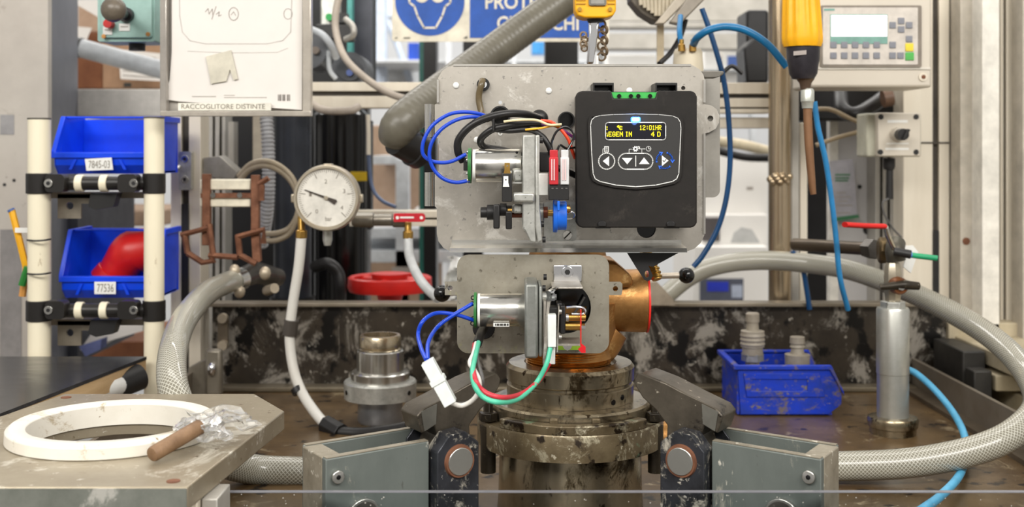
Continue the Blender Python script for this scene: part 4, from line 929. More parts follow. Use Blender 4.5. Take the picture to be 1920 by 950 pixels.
wire('black_cable', [(1015, 231, 1.105), (980, 232, 1.105), (940, 238, 1.104), (920, 244, 1.105), (903, 258, 1.108), (902, 270, 1.112), (914, 277, 1.118), (945, 282, 1.125), (978, 292, 1.13)], .0034, RUBBER, 'middle black cable that curls back behind the upper motor', 16)
wire('black_cable', [(926, 242, 1.108), (955, 245, 1.106), (990, 243, 1.104), (1013, 252, 1.102), (1026, 268, 1.10), (1035, 290, 1.10)], .0027, RUBBER, 'thinner black cable bending down behind the red connector', 14)
wire('white_wire', [(945, 228, 1.10), (970, 225, 1.096), (1005, 225, 1.096), (1030, 234, 1.094), (1053, 233, 1.094)], .0012, M('cream_wire', (232, 214, 170), .35), 'cream wire along the top of black cable pointing at controller', 10)
wire('orange_wire', [(1014, 226, 1.102), (1034, 229, 1.10), (1052, 243, 1.10), (1066, 262, 1.10), (1072, 280, 1.102), (1078, 296, 1.11)], .0016, ORW, 'orange-red wire leaving the cable end toward the controller')
wire('purple_wire', [(1014, 233, 1.104), (1040, 236, 1.104), (1062, 248, 1.104), (1078, 260, 1.108)], .0013, PURP, 'purple wire behind the orange one left of controller')
wire('black_wire', [(1036, 284, 1.066), (1034, 268, 1.07), (1044, 246, 1.078), (1060, 238, 1.08), (1073, 246, 1.078), (1075, 260, 1.072), (1062, 285, 1.066)], .0011, BLKG, 'thin black wire loop joining the red and white connectors', 10)
wire('black_wire', [(1044, 284, 1.066), (1050, 272, 1.072), (1062, 278, 1.08), (1080, 276, 1.11)], .0011, BLKG, 'short thin black wire from red connector to the controller', 10)
wire('yellow_wire', [(985, 243, 1.10), (1015, 240, 1.098), (1036, 236, 1.097), (1050, 237, 1.097)], .0010, YEL, 'short yellow wire end under the cream wire', 10)
wire('black_cable', [(1015, 300, 1.125), (1040, 312, 1.12), (1064, 322, 1.12), (1082, 330, 1.13)], .003, RUBBER, 'black cable passing behind both connectors into the controller', 12)
one(MB().prism([(-.0064, -.008), (.0064, -.008), (.0064, .008), (-.0064, .008)], [[(-.0055, -.0072), (.0055, -.0072), (.0055, .0072), (-.0055, .0072)]], P(923, 230, 1.105), (0, 1, 0), (0, 0, 1), (.0024, 0, 0)), 'cable_tie', BLK, 'black cable tie around the bundle left of the plate centre', 'cable tie', bev=.0006)

# ================================================================ brass valve body and neck
VX = P(1069, 0, 1.17).x; VY = 1.17
vb = thing('valve_body', 'bronze valve body with horizontal port and red gasket behind lower plate', 'valve')
def hz(h): return CZ - h
part(MB().lx(563, VY + .005, [(1000, 60), (1145, 57), (1206, 59), (1211, 58)], 48), 'side_port', BRONZE, vb)
part(MB().lx(563, VY + .005, [(1210.5, 59.5), (1214, 59.5)], 48), 'red_gasket', M('red_gasket', (236, 48, 40), .4), vb)
part(MB().prism([(1120, 480), (1146, 483), (1180, 512), (1182, 530), (1120, 540)], None, (-960 * VY / F, VY - .03, CZ + HY * VY / F), (VY / F, 0, 0), (0, 0, -VY / F), (0, .05, 0)), 'upper_rib', BRONZE, vb, bev=.004)
part(MB().lathe((VX, VY, 0), (0, 0, 1), [(hz(.206), .0415), (hz(.196), .0405), (hz(.19), .042), (hz(.178), .046), (hz(.15), .05)], 48), 'lower_body', BRONZE, vb)
part(MB().lathe((VX, VY + .055, 0), (0, 0, 1), [(hz(.15), .05), (hz(.10), .038), (hz(.0), .036), (hz(-.03), .03)], 40), 'upper_body', BRONZE, vb)
mb = MB(); pr = []
for k in range(7): pr += [(hz(.211 - k * .0024), .0425), (hz(.2098 - k * .0024), .0405)]
mb.lathe((VX - .002, VY, 0), (0, 0, 1), pr, 64); part(mb, 'thread', BRASSY, vb)
part(MB().tp([(1096, 650, 1.175), (1124, 636, 1.175), (1150, 610, 1.175)], [.030, .024, .018], 24), 'casting_shoulder', BRONZE, vb)
for k in range(1):
    part(MB().tp([(1208, 470, 1.16), (1224, 500, 1.16), (1232, 524, 1.155)], .006, 14, rib=(.004, .0012)), 'threaded_stem', BRASS, vb)

# ================================================================ adapter ring and flange of the clamping bench
fs_ = thing('clamp_flange', 'dirty iron flange with oily steel ring holding the bronze valve', 'flange')
O = (VX, VY, 0)
part(MB().lathe(O, (0, 0, 1), [(hz(.2467), .0628), (hz(.232), .0632), (hz(.2305), .0612), (hz(.2285), .0612), (hz(.227), .0635), (hz(.2145), .0638), (hz(.211), .061), (hz(.2105), .046), (hz(.2135), .044)], 72), 'adapter_ring', OILY, fs_)
for (a, z) in ((-52, .2415), (-40, .2385)):
    a = math.radians(a); c = Vector((VX + .0622 * math.cos(a), VY + .0622 * math.sin(a), hz(z))); n_ = Vector((math.cos(a), math.sin(a), 0))
    part(MB().cyl(c, c + n_ * .0012, .0027), 'ring_hole', BLKG, fs_)
part(MB().lathe(O, (0, 0, 1), [(hz(.2635), .079), (hz(.2495), .079), (hz(.2475), .077), (hz(.2467), .06)], 72), 'pressure_ring', OILY, fs_)
part(MB().lathe(O, (0, 0, 1), [(hz(.2892), .089), (hz(.2885), .0925), (hz(.2655), .0925), (hz(.2635), .0915), (hz(.2633), .07)], 84), 'flange_disc', GRIME, fs_)
def arcseg(r0, r1, h0, h1, a0, a1, n=24):
    vs = []; fs = []
    for i in range(n + 1):
        a = math.radians(a0 + (a1 - a0) * i / n); c, s = math.cos(a), math.sin(a)
        for r, h in ((r0, h0), (r1, h0), (r1, h1), (r0, h1)): vs.append((VX + r * c, VY + r * s, hz(h)))
    for i in range(n):
        for k in range(4): j = (k + 1) % 4; fs.append((i * 4 + k, i * 4 + j, (i + 1) * 4 + j, (i + 1) * 4 + k))
    fs += [(3, 2, 1, 0), (n * 4, n * 4 + 1, n * 4 + 2, n * 4 + 3)]
    return MB().add(vs, fs)
part(arcseg(.081, .0915, .264, .2545, -140, -40), 'raised_rim', GRIME, fs_, bev=.0012)
part(arcseg(.081, .0925, .264, .2535, -25, 60), 'raised_rim', GRIME, fs_, bev=.0012)
part(arcseg(.081, .0925, .264, .2535, 130, 205), 'raised_rim', GRIME, fs_, bev=.0012)
for a in (-157, -23, -104, -75):
    a_ = math.radians(a); small = a in (-104, -75); r = .079 if small else .088
    c = Vector((VX + r * math.cos(a_), VY + r * math.sin(a_), hz(.262 if not small else .2545)))
    if small: part(MB().box((c.x - .004, c.y - .003, c.z - .006), (c.x + .004, c.y + .004, c.z + .004)), 'locking_lug', GRIME, fs_, bev=.001)
    else:
        part(MB().lathe(c, (0, 0, 1), [(0, .0095), (.008, .0095), (.008, .005), (.018, .005)], 6), 'stud_nut', GRIMED, fs_, bev=.0006)
        part(MB().lathe(c + Vector((0, 0, -.05)), (0, 0, 1), [(0, .0075), (.045, .0075)], 14), 'stud_bolt', GRIMED, fs_)
part(MB().lathe(O, (0, 0, 1), [(1.0, .073), (hz(.34), .0715), (hz(.30), .0705), (hz(.289), .068)], 72), 'column_body', OILY, fs_)
part(MB().lathe((VX + .098, VY + .012, hz(.29)), (1, 0, .05), [(-.01, .017), (.012, .017), (.014, .014), (.03, .014)], 28), 'bronze_plug', BRONZE, fs_, bev=.0008)

# ================================================================ lower mounting plate
YL = 1.11
lp = thing('mounting_plate', 'smaller dull zinc mounting plate under the large one', 'plate')
out = rr(857, 477, 1142, 662, 22, 6)
def ins_ear(pts):
    r = []
    for i, p in enumerate(pts):
        r.append(p)
        q = pts[(i + 1) % len(pts)]
        if abs(p[0] - 1142) < .1 and abs(q[0] - 1142) < .1: r += [(1142, 528), (1163, 528), (1167, 532), (1167, 545), (1165, 553), (1142, 553)]
        if abs(p[0] - 857) < .1 and abs(q[0] - 857) < .1: r += [(857, 553), (834, 553), (834, 528), (857, 527)]
    return r
out = [p for k, p in enumerate(out)]
part(MB().ex(ins_ear(out), YL, .0015, [ci(1060, 577, 48, 36), ci(1154, 541, 5, 14), ci(844, 540, 5, 14)]), 'sheet', ZINC2, lp)
part(MB().cy(1060, 577, YL + .012, 52, .002, 40), 'recess_back', BLKG, lp)
part(MB().lathe(P(1060, 577, YL + .0016), (0, 1, 0), [(0, px(50, YL)), (.010, px(50, YL))], 40, False) if False else MB().cy(1060, 577, YL + .0016, 52, .0104, 40, hole=49), 'recess_wall', BLK, lp)
part(MB().tp([(1065, 600, YL + .008), (1078, 585, YL + .005), (1096, 557, YL + .001)], .0011, 8), 'recess_rib', GREYW, lp)
part(MB().cy(907, 615, YL - .003, 21, .004, 32), 'grommet', BLK, lp, bev=.0008)
br2 = thing('angle_bracket', 'shiny zinc angle bracket screwed to the smaller plate', 'bracket')
part(MB().bp(1038, 497, 1091, 528, YL - .004, .003), 'upright_leaf', CHROME, br2, bev=.0006)
zz = P(0, 527, YL).z; a = P(1034, 0, 1.08); b = P(1091, 0, 1.08)
part(MB().box((a.x, 1.062, zz - .0016), (b.x, YL - .003, zz)), 'shelf_leaf', ZINC, br2, bev=.0005)
part(MB().tp([(1036, 543, 1.064), (1030, 548, 1.06), (1026, 560, 1.06), (1024, 580, 1.06)], .002, 8, flat=4.0), 'bent_leg', CHROME, br2)
screw(1064, 510, YL - .0085, 11, br2, 'screw', CHROME, .004)

# ================================================================ lower gear motor
g2 = thing('gear_motor', 'lower gear motor with white plug and red flag pointer', 'motor')
YN = 1.075
part(MB().lx(581, YN, [(898, 29.5), (901, 31), (984, 31), (986, 30)], 48), 'motor_can', STEEL, g2)
part(MB().lx(581, YN, [(896, 31), (900.5, 31)], 40), 'end_ring', WPL, g2)
part(MB().lx(581, YN, [(889, 33.5), (894, 33.5)], 40), 'circuit_board', PCB, g2)
part(MB().lx(595, YN, [(978, 17), (986, 17)], 28), 'neck', CAST, g2)
for (x, y) in ((887, 558), (886, 569), (887, 597), (886, 606)):
    part(MB().lathe(P(x, y, YN - .006), (0, 1, 0), [(-.0006, .0022), (.0006, .0022), (.0006, .0012), (-.0006, .0012)], 16, True), 'solder_lug', BLK, g2)
part(MB().bp(925, 605, 955, 612, YN - .0135, .0012), 'print_label', WPL, g2)
mb = MB()
for k in range(8): mb.bp(928 + k * 3.2, 606.5, 930 + k * 3.2 + (k % 2), 610.5, YN - .0138, .0004)
part(mb, 'print_mark', INK, g2)
zf = P(0, 532, 1.04).z; zb_ = P(0, 672, 1.04).z
xa = P(984, 0, 1.04).x; xb = P(1009, 0, 1.04).x; xc = P(1017, 0, 1.04).x
part(MB().box((xa, 1.04, zb_), (xb, 1.098, zf)), 'gearbox_housing', M('dull_cast', (150, 152, 148), .45, .7, (122, 124, 118), 90, .5, .2), g2, bev=.0022)
part(MB().box((xb + .0004, 1.042, zb_ + .001), (xc, 1.096, zf - .002)), 'gearbox_cover', M('dull_cast', (150, 152, 148)), g2, bev=.0016)
for (x, y, Y) in ((1019, 540, 1.05), (1021, 519, 1.085)): part(MB().cyl(P(x - 2, y, Y), P(x + 4, y, Y), .0028), 'socket_screw', BLK, g2)
part(MB().lx(557, 1.062, [(1017, 9), (1034, 9)], 20), 'standoff', CAST, g2)
part(MB().lathe(P(1034, 557, 1.062), (1, 0, 0), [(0, .0042), (.003, .0042), (.003, .003), (.0045, .003)], 6), 'hex_bolt', CHROME, g2)
part(MB().bp(1019, 566, 1024, 690, 1.045, .03), 'inner_bracket', ZINC, g2)
part(MB().ex([(1026, 566), (1031, 566), (1024, 665), (1018, 672)], 1.04, .002), 'bracket_edge', ZINC, g2)
part(MB().bp(1030, 577, 1046, 592, 1.048, .02), 'switch_body', BLK, g2, bev=.0006)
part(MB().bp(1027, 590, 1043, 651, 1.034, .012), 'white_plug', TRW, g2, bev=.0008)
part(MB().bp(1028, 651, 1041, 683, 1.040, .012), 'white_plug', TRW, g2, bev=.0008)
part(MB().ex([(1047, 574), (1049, 574), (1046, 660), (1044, 660)], 1.042, .028), 'bracket_edge', ZINC, g2)
for y in (584, 632): part(MB().lathe(P(1048, y, 1.048), (1, 0, 0), [(0, .003), (.0025, .002)], 14), 'screw', STEEL, g2)
part(MB().bp(1050, 573, 1060, 626, 1.052, .02), 'black_switch', BLK, g2, bev=.001)
part(MB().bp(1044, 568, 1054, 582, 1.056, .02), 'black_switch', BLK, g2, bev=.001)
part(MB().lx(595, 1.058, [(1061, 6.5), (1098, 6.5)], 24), 'brass_shaft', BRASSY, g2)
part(MB().lx(595, 1.058, [(1061, 8), (1066, 8)], 24), 'collar', CHROME, g2)
part(MB().lx(611, 1.062, [(1060, 8), (1088, 8)], 24), 'brass_sleeve', BRASS, g2)
part(MB().lathe(P(1089, 611, 1.062), (1, 0, 0), [(0, .0032), (.004, .0032)], 6), 'hex_nut', CHROME, g2)
part(MB().tp([(1062, 576, 1.056), (1080, 575, 1.056), (1092, 577, 1.056), (1097, 583, 1.056), (1092, 588, 1.056), (1072, 588, 1.056)], .0013, 10), 'wire_loop', CHROME, g2)
part(MB().bp(1046, 644, 1090, 648, 1.05, .035), 'base_bracket', ZINC, g2)
part(MB().bp(1046, 648, 1090, 656, YL - .005, .003), 'green_strip', M('green_strip', (150, 190, 50), .4), g2)
part(MB().ex([(1055, 648), (1073, 648), (1070, 654), (1064, 657), (1058, 654)], 1.06, .002), 'clip', STEEL, g2)
part(MB().bp(1088, 580, 1090.2, 648, 1.046, .0015), 'pointer_rod', REDP, g2)
part(MB().ex([(1090, 644), (1098, 650), (1098, 661), (1090, 661), (1084, 655), (1090, 649)], 1.045, .0025), 'red_flag', M('flag_red', (220, 24, 34), .4), g2)

# lower cables
_w = wire
def clampf(t): return max(0., min(1., t))
def wire(name, pts, r, mat, label, n=12):
    return _w(name, [(x, y, Y - .075 * clampf((y - 625) / 80) * clampf((1000 - x) / 60)) for x, y, Y in pts], r, mat, label, n)
cn = thing('wire_connector', 'milky plastic two-part plug hanging left of the oily ring', 'connector')
ax = (P(845, 756, 0.965) - P(801, 676, 0.97)); ln = ax.length; ax.normalize(); sd = Vector((ax.z, 0, -ax.x)); o0 = P(801, 676, 0.97)
def obox(t0, t1, w_, dy, name, mat, par):
    pts = [o0 + ax * t0 - sd * w_, o0 + ax * t1 - sd * w_, o0 + ax * t1 + sd * w_, o0 + ax * t0 + sd * w_]
    mb = MB(); mb.add([p + Vector((0, s * dy, 0)) for s in (-1, 1) for p in pts], [(0, 1, 2, 3), (7, 6, 5, 4), (0, 4, 5, 1), (1, 5, 6, 2), (2, 6, 7, 3), (3, 7, 4, 0)])
    return part(mb, name, mat, par, bev=.0007)
obox(0, ln * .45, .0055, .006, 'socket_half', TRW, cn); obox(ln * .40, ln * .52, .0066, .007, 'latch_collar', TRW, cn); obox(ln * .5, ln, .0055, .006, 'plug_half', TRW, cn)
YW = 1.03
wire('blue_wire', [(886, 569, 1.066), (851, 590, 1.056), (820, 613, 1.05), (803, 642, YW), (802, 674, YW)], .0018, WBLUE, 'straighter blue wire from lower motor to the milky plug')
wire('blue_wire', [(888, 600, 1.066), (852, 589, 1.058), (817, 587, 1.05), (793, 602, YW), (784, 626, YW), (790, 654, YW), (799, 674, YW)], .0018, WBLUE, 'widely looping blue wire from lower motor to the milky plug')
sl = wire('black_cable', [(908, 612, 1.10), (903, 622, 1.09), (899, 632, 1.075), (895, 644, 1.06)], .0042, RUBBER, 'short black cable sleeve under the lower motor end', 16)
wire('white_wire', [(893, 642, 1.06), (888, 662, 1.05), (881, 680, 1.045), (890, 695, 1.042), (898, 712, 1.04), (898, 732, 1.04), (886, 750, 1.04), (866, 760, 1.042), (846, 755, 1.042)], .0020, WHITEW, 'white wire curving from the sleeve into the milky plug')
wire('green_wire', [(897, 642, 1.058), (891, 668, 1.045), (886, 696, 1.035), (890, 722, 1.03), (906, 744, 1.028), (936, 754, 1.028), (972, 747, 1.028), (1004, 719, 1.028), (1024, 684, 1.03), (1032, 652, 1.034)], .0022, GREENW, 'sea green wire swinging under the lower plate')
wire('red_wire', [(890, 645, 1.062), (888, 670, 1.05), (889, 705, 1.036), (905, 732, 1.032), (940, 745, 1.032), (978, 738, 1.032), (1010, 713, 1.032), (1030, 680, 1.036)], .0022, REDW, 'crimson wire swinging beside the sea green one')
wire('grey_wire', [(894, 643, 1.064), (895, 676, 1.052), (903, 704, 1.046), (902, 728, 1.046), (880, 754, 1.05), (850, 758, 1.048)], .0019, GREYW, 'dark grey wire hanging behind the white one')

wire = _w
# ================================================================ clamp arms (mirrored pair)
def clamp(side):
    X0 = -.150; Y0 = .945; an = math.radians(32); MX = .099
    u = Vector((math.cos(an), math.sin(an), 0)); v = Vector((-math.sin(an), math.cos(an), 0))
    def W(a, b, h):
        b = b if b < .012 else .012 + (b - .012) * .8
        p = Vector((X0, Y0, 0)) + u * a + v * b; x = p.x if side < 0 else MX - p.x
        return Vector((x, p.y, CZ - h))
    sn = 'left' if side < 0 else 'right'
    def pr(poly, b0, b1):       # polygon in (u,h), extruded across v
        n = len(poly); tri = tessellate_polygon([[Vector((p[0], p[1], 0)) for p in poly]])
        vs = [W(p[0], b0, p[1]) for p in poly] + [W(p[0], b1, p[1]) for p in poly]
        fs = [tuple(t) for t in tri] + [tuple(n + i for i in t) for t in tri] + [(i, (i + 1) % n, n + (i + 1) % n, n + i) for i in range(n)]
        return MB().add(vs, fs)
    ca = thing('toggle_clamp', 'grey-green painted %s clamp arm channel with black pivot lug and claw jaw' % sn, 'clamp')
    part(pr([(0, .2495), (.094, .2472), (.094, .36), (0, .36)], 0, .008), 'channel_side', GPAINT, ca, bev=.001)
    part(pr([(0.002, .2495), (.112, .2475), (.112, .36), (0.002, .36)], .058, .066), 'channel_side', GPAINT, ca, bev=.001)
    part(pr([(0, .2495), (.017, .2492), (.017, .36), (0, .36)], .0082, .0578), 'channel_end', CHALK, ca, bev=.001)
    part(pr([(.001, .2494), (.0935, .2471), (.0935, .2465), (.001, .2488)], .0005, .0076), 'worn_edge', CHALK, ca)
    part(pr([(.003, .2494), (.111, .2474), (.111, .2468), (.003, .2488)], .0585, .0656), 'worn_edge', CHALK, ca)
    def disc(a, h, r, b0, b1, name, mat, par, n=32, r2=None):
        c0 = W(a, b0, h); c1 = W(a, b1, h); return part(MB().cyl(c0, c1, r, r2, n), name, mat, par, bev=.0005)
    sc = disc(.0095, .2645, .0053, -.004, 0, 'cap_screw', STEEL, ca); disc(.0095, .2645, .0022, -.0043, -.0038, 'socket', BLKG, sc, 6)
    disc(.032, .2995, .0145, -.005, 0, 'round_boss', STEEL, ca); disc(.032, .2995, .0125, -.0055, -.005, 'boss_face', M('boss_dark', (90, 86, 80), .4, .5), ca)
    lug = [(.0965, .36), (.0965, .2555), (.108, .2425), (.124, .2405), (.1375, .2515), (.1375, .36)]
    part(pr(lug, -.010, .010), 'pivot_lug', LUGP, ca, bev=.0014)
    part(pr(lug, .056, .072), 'pivot_lug', LUGP, ca, bev=.0014)
    pn_ = disc(.1175, .2650, .0118, -.0135, .078, 'pivot_pin', STEEL, ca, 40)
    c = part(MB().cyl(W(.1175, -.0125, .2650), W(.1175, -.0095, .2650), .0135, .0145, 36), 'rust_ring', RUST, ca)
    jaw = [(.170, .2005), (.166, .1990), (.144, .2045), (.112, .2165), (.094, .2225), (.089, .228), (.094, .2435), (.106, .2385), (.110, .248), (.100, .285), (.134, .285), (.142, .262), (.141, .242), (.152, .230), (.165, .2205), (.172, .211), (.173, .2045)]
    part(pr(jaw, .013, .053), 'claw_jaw', M('forged_jaw', (98, 91, 80), .36, .5, (64, 58, 50), 30, .6, .4, (24, 20, 18), 30, .59, sp=[((180, 172, 156), 130, .67)]), ca, bev=.0012)
    part(pr([(.093, .2245), (.108, .2195), (.107, .2365), (.096, .2415)], .0118, .013), 'jaw_facet', M('facet_metal', (122, 120, 112), .4, .5), ca)
    fl = part(pr([(.018, .36), (.018, .268), (.055, .262), (.100, .262), (.100, .36)], .030, .036), 'inner_web', OILY, ca)
clamp(-1); clamp(1)

# ================================================================ clear acrylic guard in front
ag = thing('splash_guard', 'scratched clear acrylic guard sheet across the bottom front', 'guard')
ya = .926; zt2 = P(0, 924, ya).z
part(MB().box((P(393, 0, ya).x, ya, zt2 - .06), (.52, ya + .006, zt2)), 'sheet', GLASSY, ag)
part(MB().box((P(393, 0, ya).x, ya + .0002, zt2 + .0001), (.52, ya + .0058, zt2 + .0006)), 'frosted_edge', M('frosted_edge', (118, 118, 124), .4), ag)
mb = MB(); random.seed(11)
for k in range(60):
    x = random.uniform(400, 1900); y = random.uniform(926, 948); s_ = random.uniform(.5, 1.3); mb.sph(P(x, y, ya - .0001), px(s_, ya), 6, (1, .3, 1))
q = part(mb, 'speck', M('dust_speck', (190, 186, 178), .6), ag); q['kind'] = 'stuff'
# ================================================================ safety sign
ss = thing('safety_sign', 'blue and white safety sign with goggled head, reading PROTEGGERE GLI OCCHI', 'sign')
SW = M('sign_white', (236, 228, 208), .5); SB = M('sign_blue', (16, 82, 176), .45)
YS = 1.95
part(MB().ex(rr(735, -130, 1142, 78, 7), YS, .003), 'board', SW, ss)
part(MB().ex([(881, -120), (1134, -120), (1134, 71), (881, 71)], YS - .001, .0008), 'blue_field', SB, ss)
part(MB().cy(806, 2, YS - .001, 65, .0008, 64), 'blue_disc', SB, ss)
part(stroke(MB(), [(765, -20), (768, 5), (777, 12), (783, 30), (795, 52), (817, 52), (829, 30), (835, 12), (844, 5), (847, -20)], 3.6, YS - .0018, .0006), 'head_outline', SW, ss)
mb = MB(); mb.ex(ci(791, -8, 13, 20, 13), YS - .0018, .0006); mb.ex(ci(821, -8, 13, 20, 13), YS - .0018, .0006)
part(mb, 'goggles', SW, ss)
text('PROTEGGERE', (910, -10, 1108, 17), YS - .0018, SW, ss, bold=.02)
text('GLI OCCHI', (932, 30, 1085, 57), YS - .0018, SW, ss, bold=.02)
mb = MB(); mb.bp(741, 70, 745, 72, YS - .0018, .0004); mb.bp(757, 70, 769, 72, YS - .0018, .0004); mb.ex([(868, 72), (876, 67), (876, 72)], YS - .0018, .0004)
part(mb, 'print_mark', INK, ss)
# ================================================================ suction hose behind the plate
h1 = thing('suction_hose', 'thick ribbed grey suction hose slanting in front of the safety sign', 'hose')
HM = M('ribbed_grey_hose', (106, 102, 90), .34, 0, (84, 80, 70), 20, .5)
part(MB().tp([(1150, -60, 1.66), (1050, 5, 1.64), (930, 92, 1.60), (840, 160, 1.55), (770, 214, 1.50), (746, 240, 1.49), (738, 262, 1.50)], [.0235, .0235, .023, .0235, .024, .024, .02], 32, rib=(.0075, .0003)), 'ribbed_wall', HM, h1)
nz = thing('hose_nozzle', 'black rubber nozzle end pointing to the right below the suction hose', 'nozzle')
part(MB().lathe(P(742, 262, 1.50), P(790, 285, 1.53) - P(742, 262, 1.50), [(0, .020), (.03, .021), (.031, .0235), (.044, .0235), (.045, .018)], 32), 'nozzle_body', RUBBER, nz)
# ================================================================ yellow hoist control with chain hook
yh = thing('hoist_control', 'yellow hanging hoist control box with grey screen, top centre', 'control')
part(MB().ex([(1076, -60), (1156, -60), (1155, 20), (1150, 29), (1138, 33), (1096, 33), (1083, 29), (1078, 18)], 1.30, .035), 'housing', YEL, yh, bev=.004)
part(MB().ex(rr(1104, -30, 1137, 10, 3), 1.297, .003), 'screen_bezel', M('grey_bezel', (120, 118, 110), .4), yh)
part(MB().bp(1108, -26, 1133, 7, 1.2965, .002), 'screen', M('grey_screen', (160, 158, 150), .3), yh)
for x in (1087, 1144): part(MB().cy(x, 17, 1.297, 4, .003), 'screw', BRASS, yh)
mb = MB()
for k in range(4):
    mb.bp(1080, -16 + k * 7, 1098, -13 + k * 7, 1.2985, .002); mb.bp(1140, -16 + k * 7, 1153, -13 + k * 7, 1.2985, .002)
part(mb, 'grip_rib', M('dark_yellow', (206, 150, 20), .4), yh)
part(MB().lz(1116, 1.317, [(42, 14), (30, 18)], 28), 'neck', BLK, yh)
hk = thing('chain_hook', 'chromed hook and grey chain hanging under the yellow hoist control', 'hook')
part(MB().ex([(1104, 40), (1124, 38), (1122, 60), (1113, 120), (1100, 120), (1104, 70)], 1.315, .008), 'hook_shank', CHROME, hk, bev=.002)
CH = M('bronze_chain', (140, 120, 96), .4, .7)
for k in range(7):
    x = 1128 + (k % 2) * 5; y = 46 + k * 10
    part(MB().lathe(P(x, y, 1.32), (.3 + (k % 2), 1, .2), [(-.0015, .0055), (.0015, .0055), (.0015, .0035), (-.0015, .0035)], 16, True), 'chain_link', CH, hk)
for k in range(4): part(MB().lathe(P(1094 + (k % 2) * 2, 66 + k * 8, 1.325), (.4, 1, .3 * (k % 2)), [(-.0015, .0045), (.0015, .0045), (.0015, .0028), (-.0015, .0028)], 16, True), 'chain_link', CH, hk)
part(MB().bp(1118, 104, 1122, 122, 1.315, .003), 'thin_pin', WPL, hk)
# ================================================================ tilted bracket upper right of plate
tbk = thing('swing_bracket', 'tilted beige swing bracket with ribbed pad at the top right of sign', 'bracket')
BG = M('beige_bracket', (184, 174, 158), .45, .3)
part(MB().ex([(1182, 0), (1200, 22), (1228, 40), (1240, 40), (1340, -60), (1180, -60)], 1.62, .05), 'ribbed_pad', M('pad_base', (112, 104, 92), .6), tbk, bev=.004)  # darker pad colour behind the lighter ribs
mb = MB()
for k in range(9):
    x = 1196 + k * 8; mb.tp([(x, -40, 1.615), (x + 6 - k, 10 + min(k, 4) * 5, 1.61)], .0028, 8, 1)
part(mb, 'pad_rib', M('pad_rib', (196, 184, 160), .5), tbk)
part(MB().ex([(1228, 45), (1246, 45), (1330, -40), (1312, -60)], 1.58, .02), 'arm', BG, tbk, bev=.002)
part(MB().ex([(1256, 42), (1275, 46), (1350, -30), (1330, -60)], 1.57, .02), 'arm', M('beige_bracket2', (150, 142, 130), .45, .3), tbk, bev=.002)
part(MB().ex([(1262, 44), (1278, 34), (1370, -60), (1352, -60)], 1.60, .01), 'arm', ALU, tbk)
one(MB().bp(1232, 44, 1245, 140, 1.66, .006), 'hanging_strap', M('beige_strap', (206, 190, 160), .6), 'beige strap hanging from the swing bracket behind the plate', 'strap')
one(MB().tp([(1286, 36, 1.6), (1276, 68, 1.6), (1258, 98, 1.58), (1236, 120, 1.55)], .0035), 'cable', RUBBER, 'black cable curving from swing bracket down behind the plate', 'cable')
# ================================================================ blue pneumatic hoses and white plug
BT = M('blue_pneumatic', (22, 108, 160), .3); BT2 = M('light_blue_pneumatic', (44, 132, 190), .3); BTD = M('dark_blue_pneumatic', (14, 66, 112), .3)
cb2 = thing('socket_housing', 'cream round plug housing with two hose fittings behind the plate top right', 'housing')
part(MB().lz(1290, 1.50, [(220, 30), (130, 29), (104, 27), (98, 27), (92, 24)], 36), 'body', M('cream_housing', (214, 204, 182), .45, .1, (196, 186, 164), 14, .5), cb2)
for x in (1278, 1299): part(MB().lz(x, 1.48, [(96, 7), (84, 7), (82, 4.5), (74, 4.5)], 16), 'hose_fitting', BRASS, cb2)
wh = thing('grey_housing', 'grey plastic housing with flared rim behind the right edge of plate', 'housing')
part(MB().ex(rr(1262, 140, 1350, 370, [4, 4, 14, 14]), 1.155, .09), 'body', M('grey_housing', (150, 146, 138), .45), wh, bev=.003)
part(MB().ex([(1300, 133), (1359, 133), (1356, 141), (1335, 148), (1300, 148)], 1.154, .095), 'flared_rim', M('grey_rim', (110, 106, 98), .45), wh, bev=.002)
wire('blue_hose', [(1300, 84, 1.48), (1308, 70, 1.46), (1330, 56, 1.45), (1362, 50, 1.45), (1400, 58, 1.45), (1440, 84, 1.45), (1475, 125, 1.45)], .0047, BT, 'bright blue pneumatic hose arching to the yellow screwdriver', 16)
wire('blue_hose', [(1278, 84, 1.49), (1274, 60, 1.50), (1276, 30, 1.52)], .0035, BT, 'short blue hose rising from the left fitting of cream housing', 12)
wire('blue_hose', [(1316, 16, 1.55), (1330, 55, 1.55), (1344, 100, 1.55), (1357, 150, 1.55), (1366, 220, 1.55), (1369, 300, 1.55), (1362, 370, 1.55), (1345, 430, 1.55), (1318, 478, 1.55), (1300, 500, 1.55)], .0036, BTD, 'dark blue pneumatic hose running down right of the plate', 14)
wire('blue_hose', [(1527, 190, 1.5), (1534, 240, 1.5), (1548, 300, 1.5), (1560, 380, 1.5), (1568, 450, 1.5), (1575, 520, 1.5), (1590, 580, 1.52)], .0035, BT2, 'lighter blue hose hanging in front of the pale panel', 14)
wire('blue_hose', [(1485, 470, 1.75), (1504, 500, 1.75), (1512, 540, 1.75), (1518, 580, 1.75)], .004, BTD, 'dark blue hose end between steel pipe and pale panel', 12)
wire('blue_hose', [(1690, 690, 1.60), (1715, 698, 1.58), (1750, 728, 1.54), (1785, 770, 1.48), (1808, 815, 1.40), (1809, 860, 1.32), (1796, 895, 1.24), (1762, 930, 1.15), (1720, 960, 1.06)], [.0044] * 9, M('sky_blue_hose', (92, 182, 226), .35), 'sky blue hose snaking over the tray floor, lower right', 16)
wire('black_cable', [(1352, 140, 1.6), (1372, 124, 1.6), (1392, 138, 1.6)], .003, RUBBER, 'short black cable arc left of the steel pipe', 10)
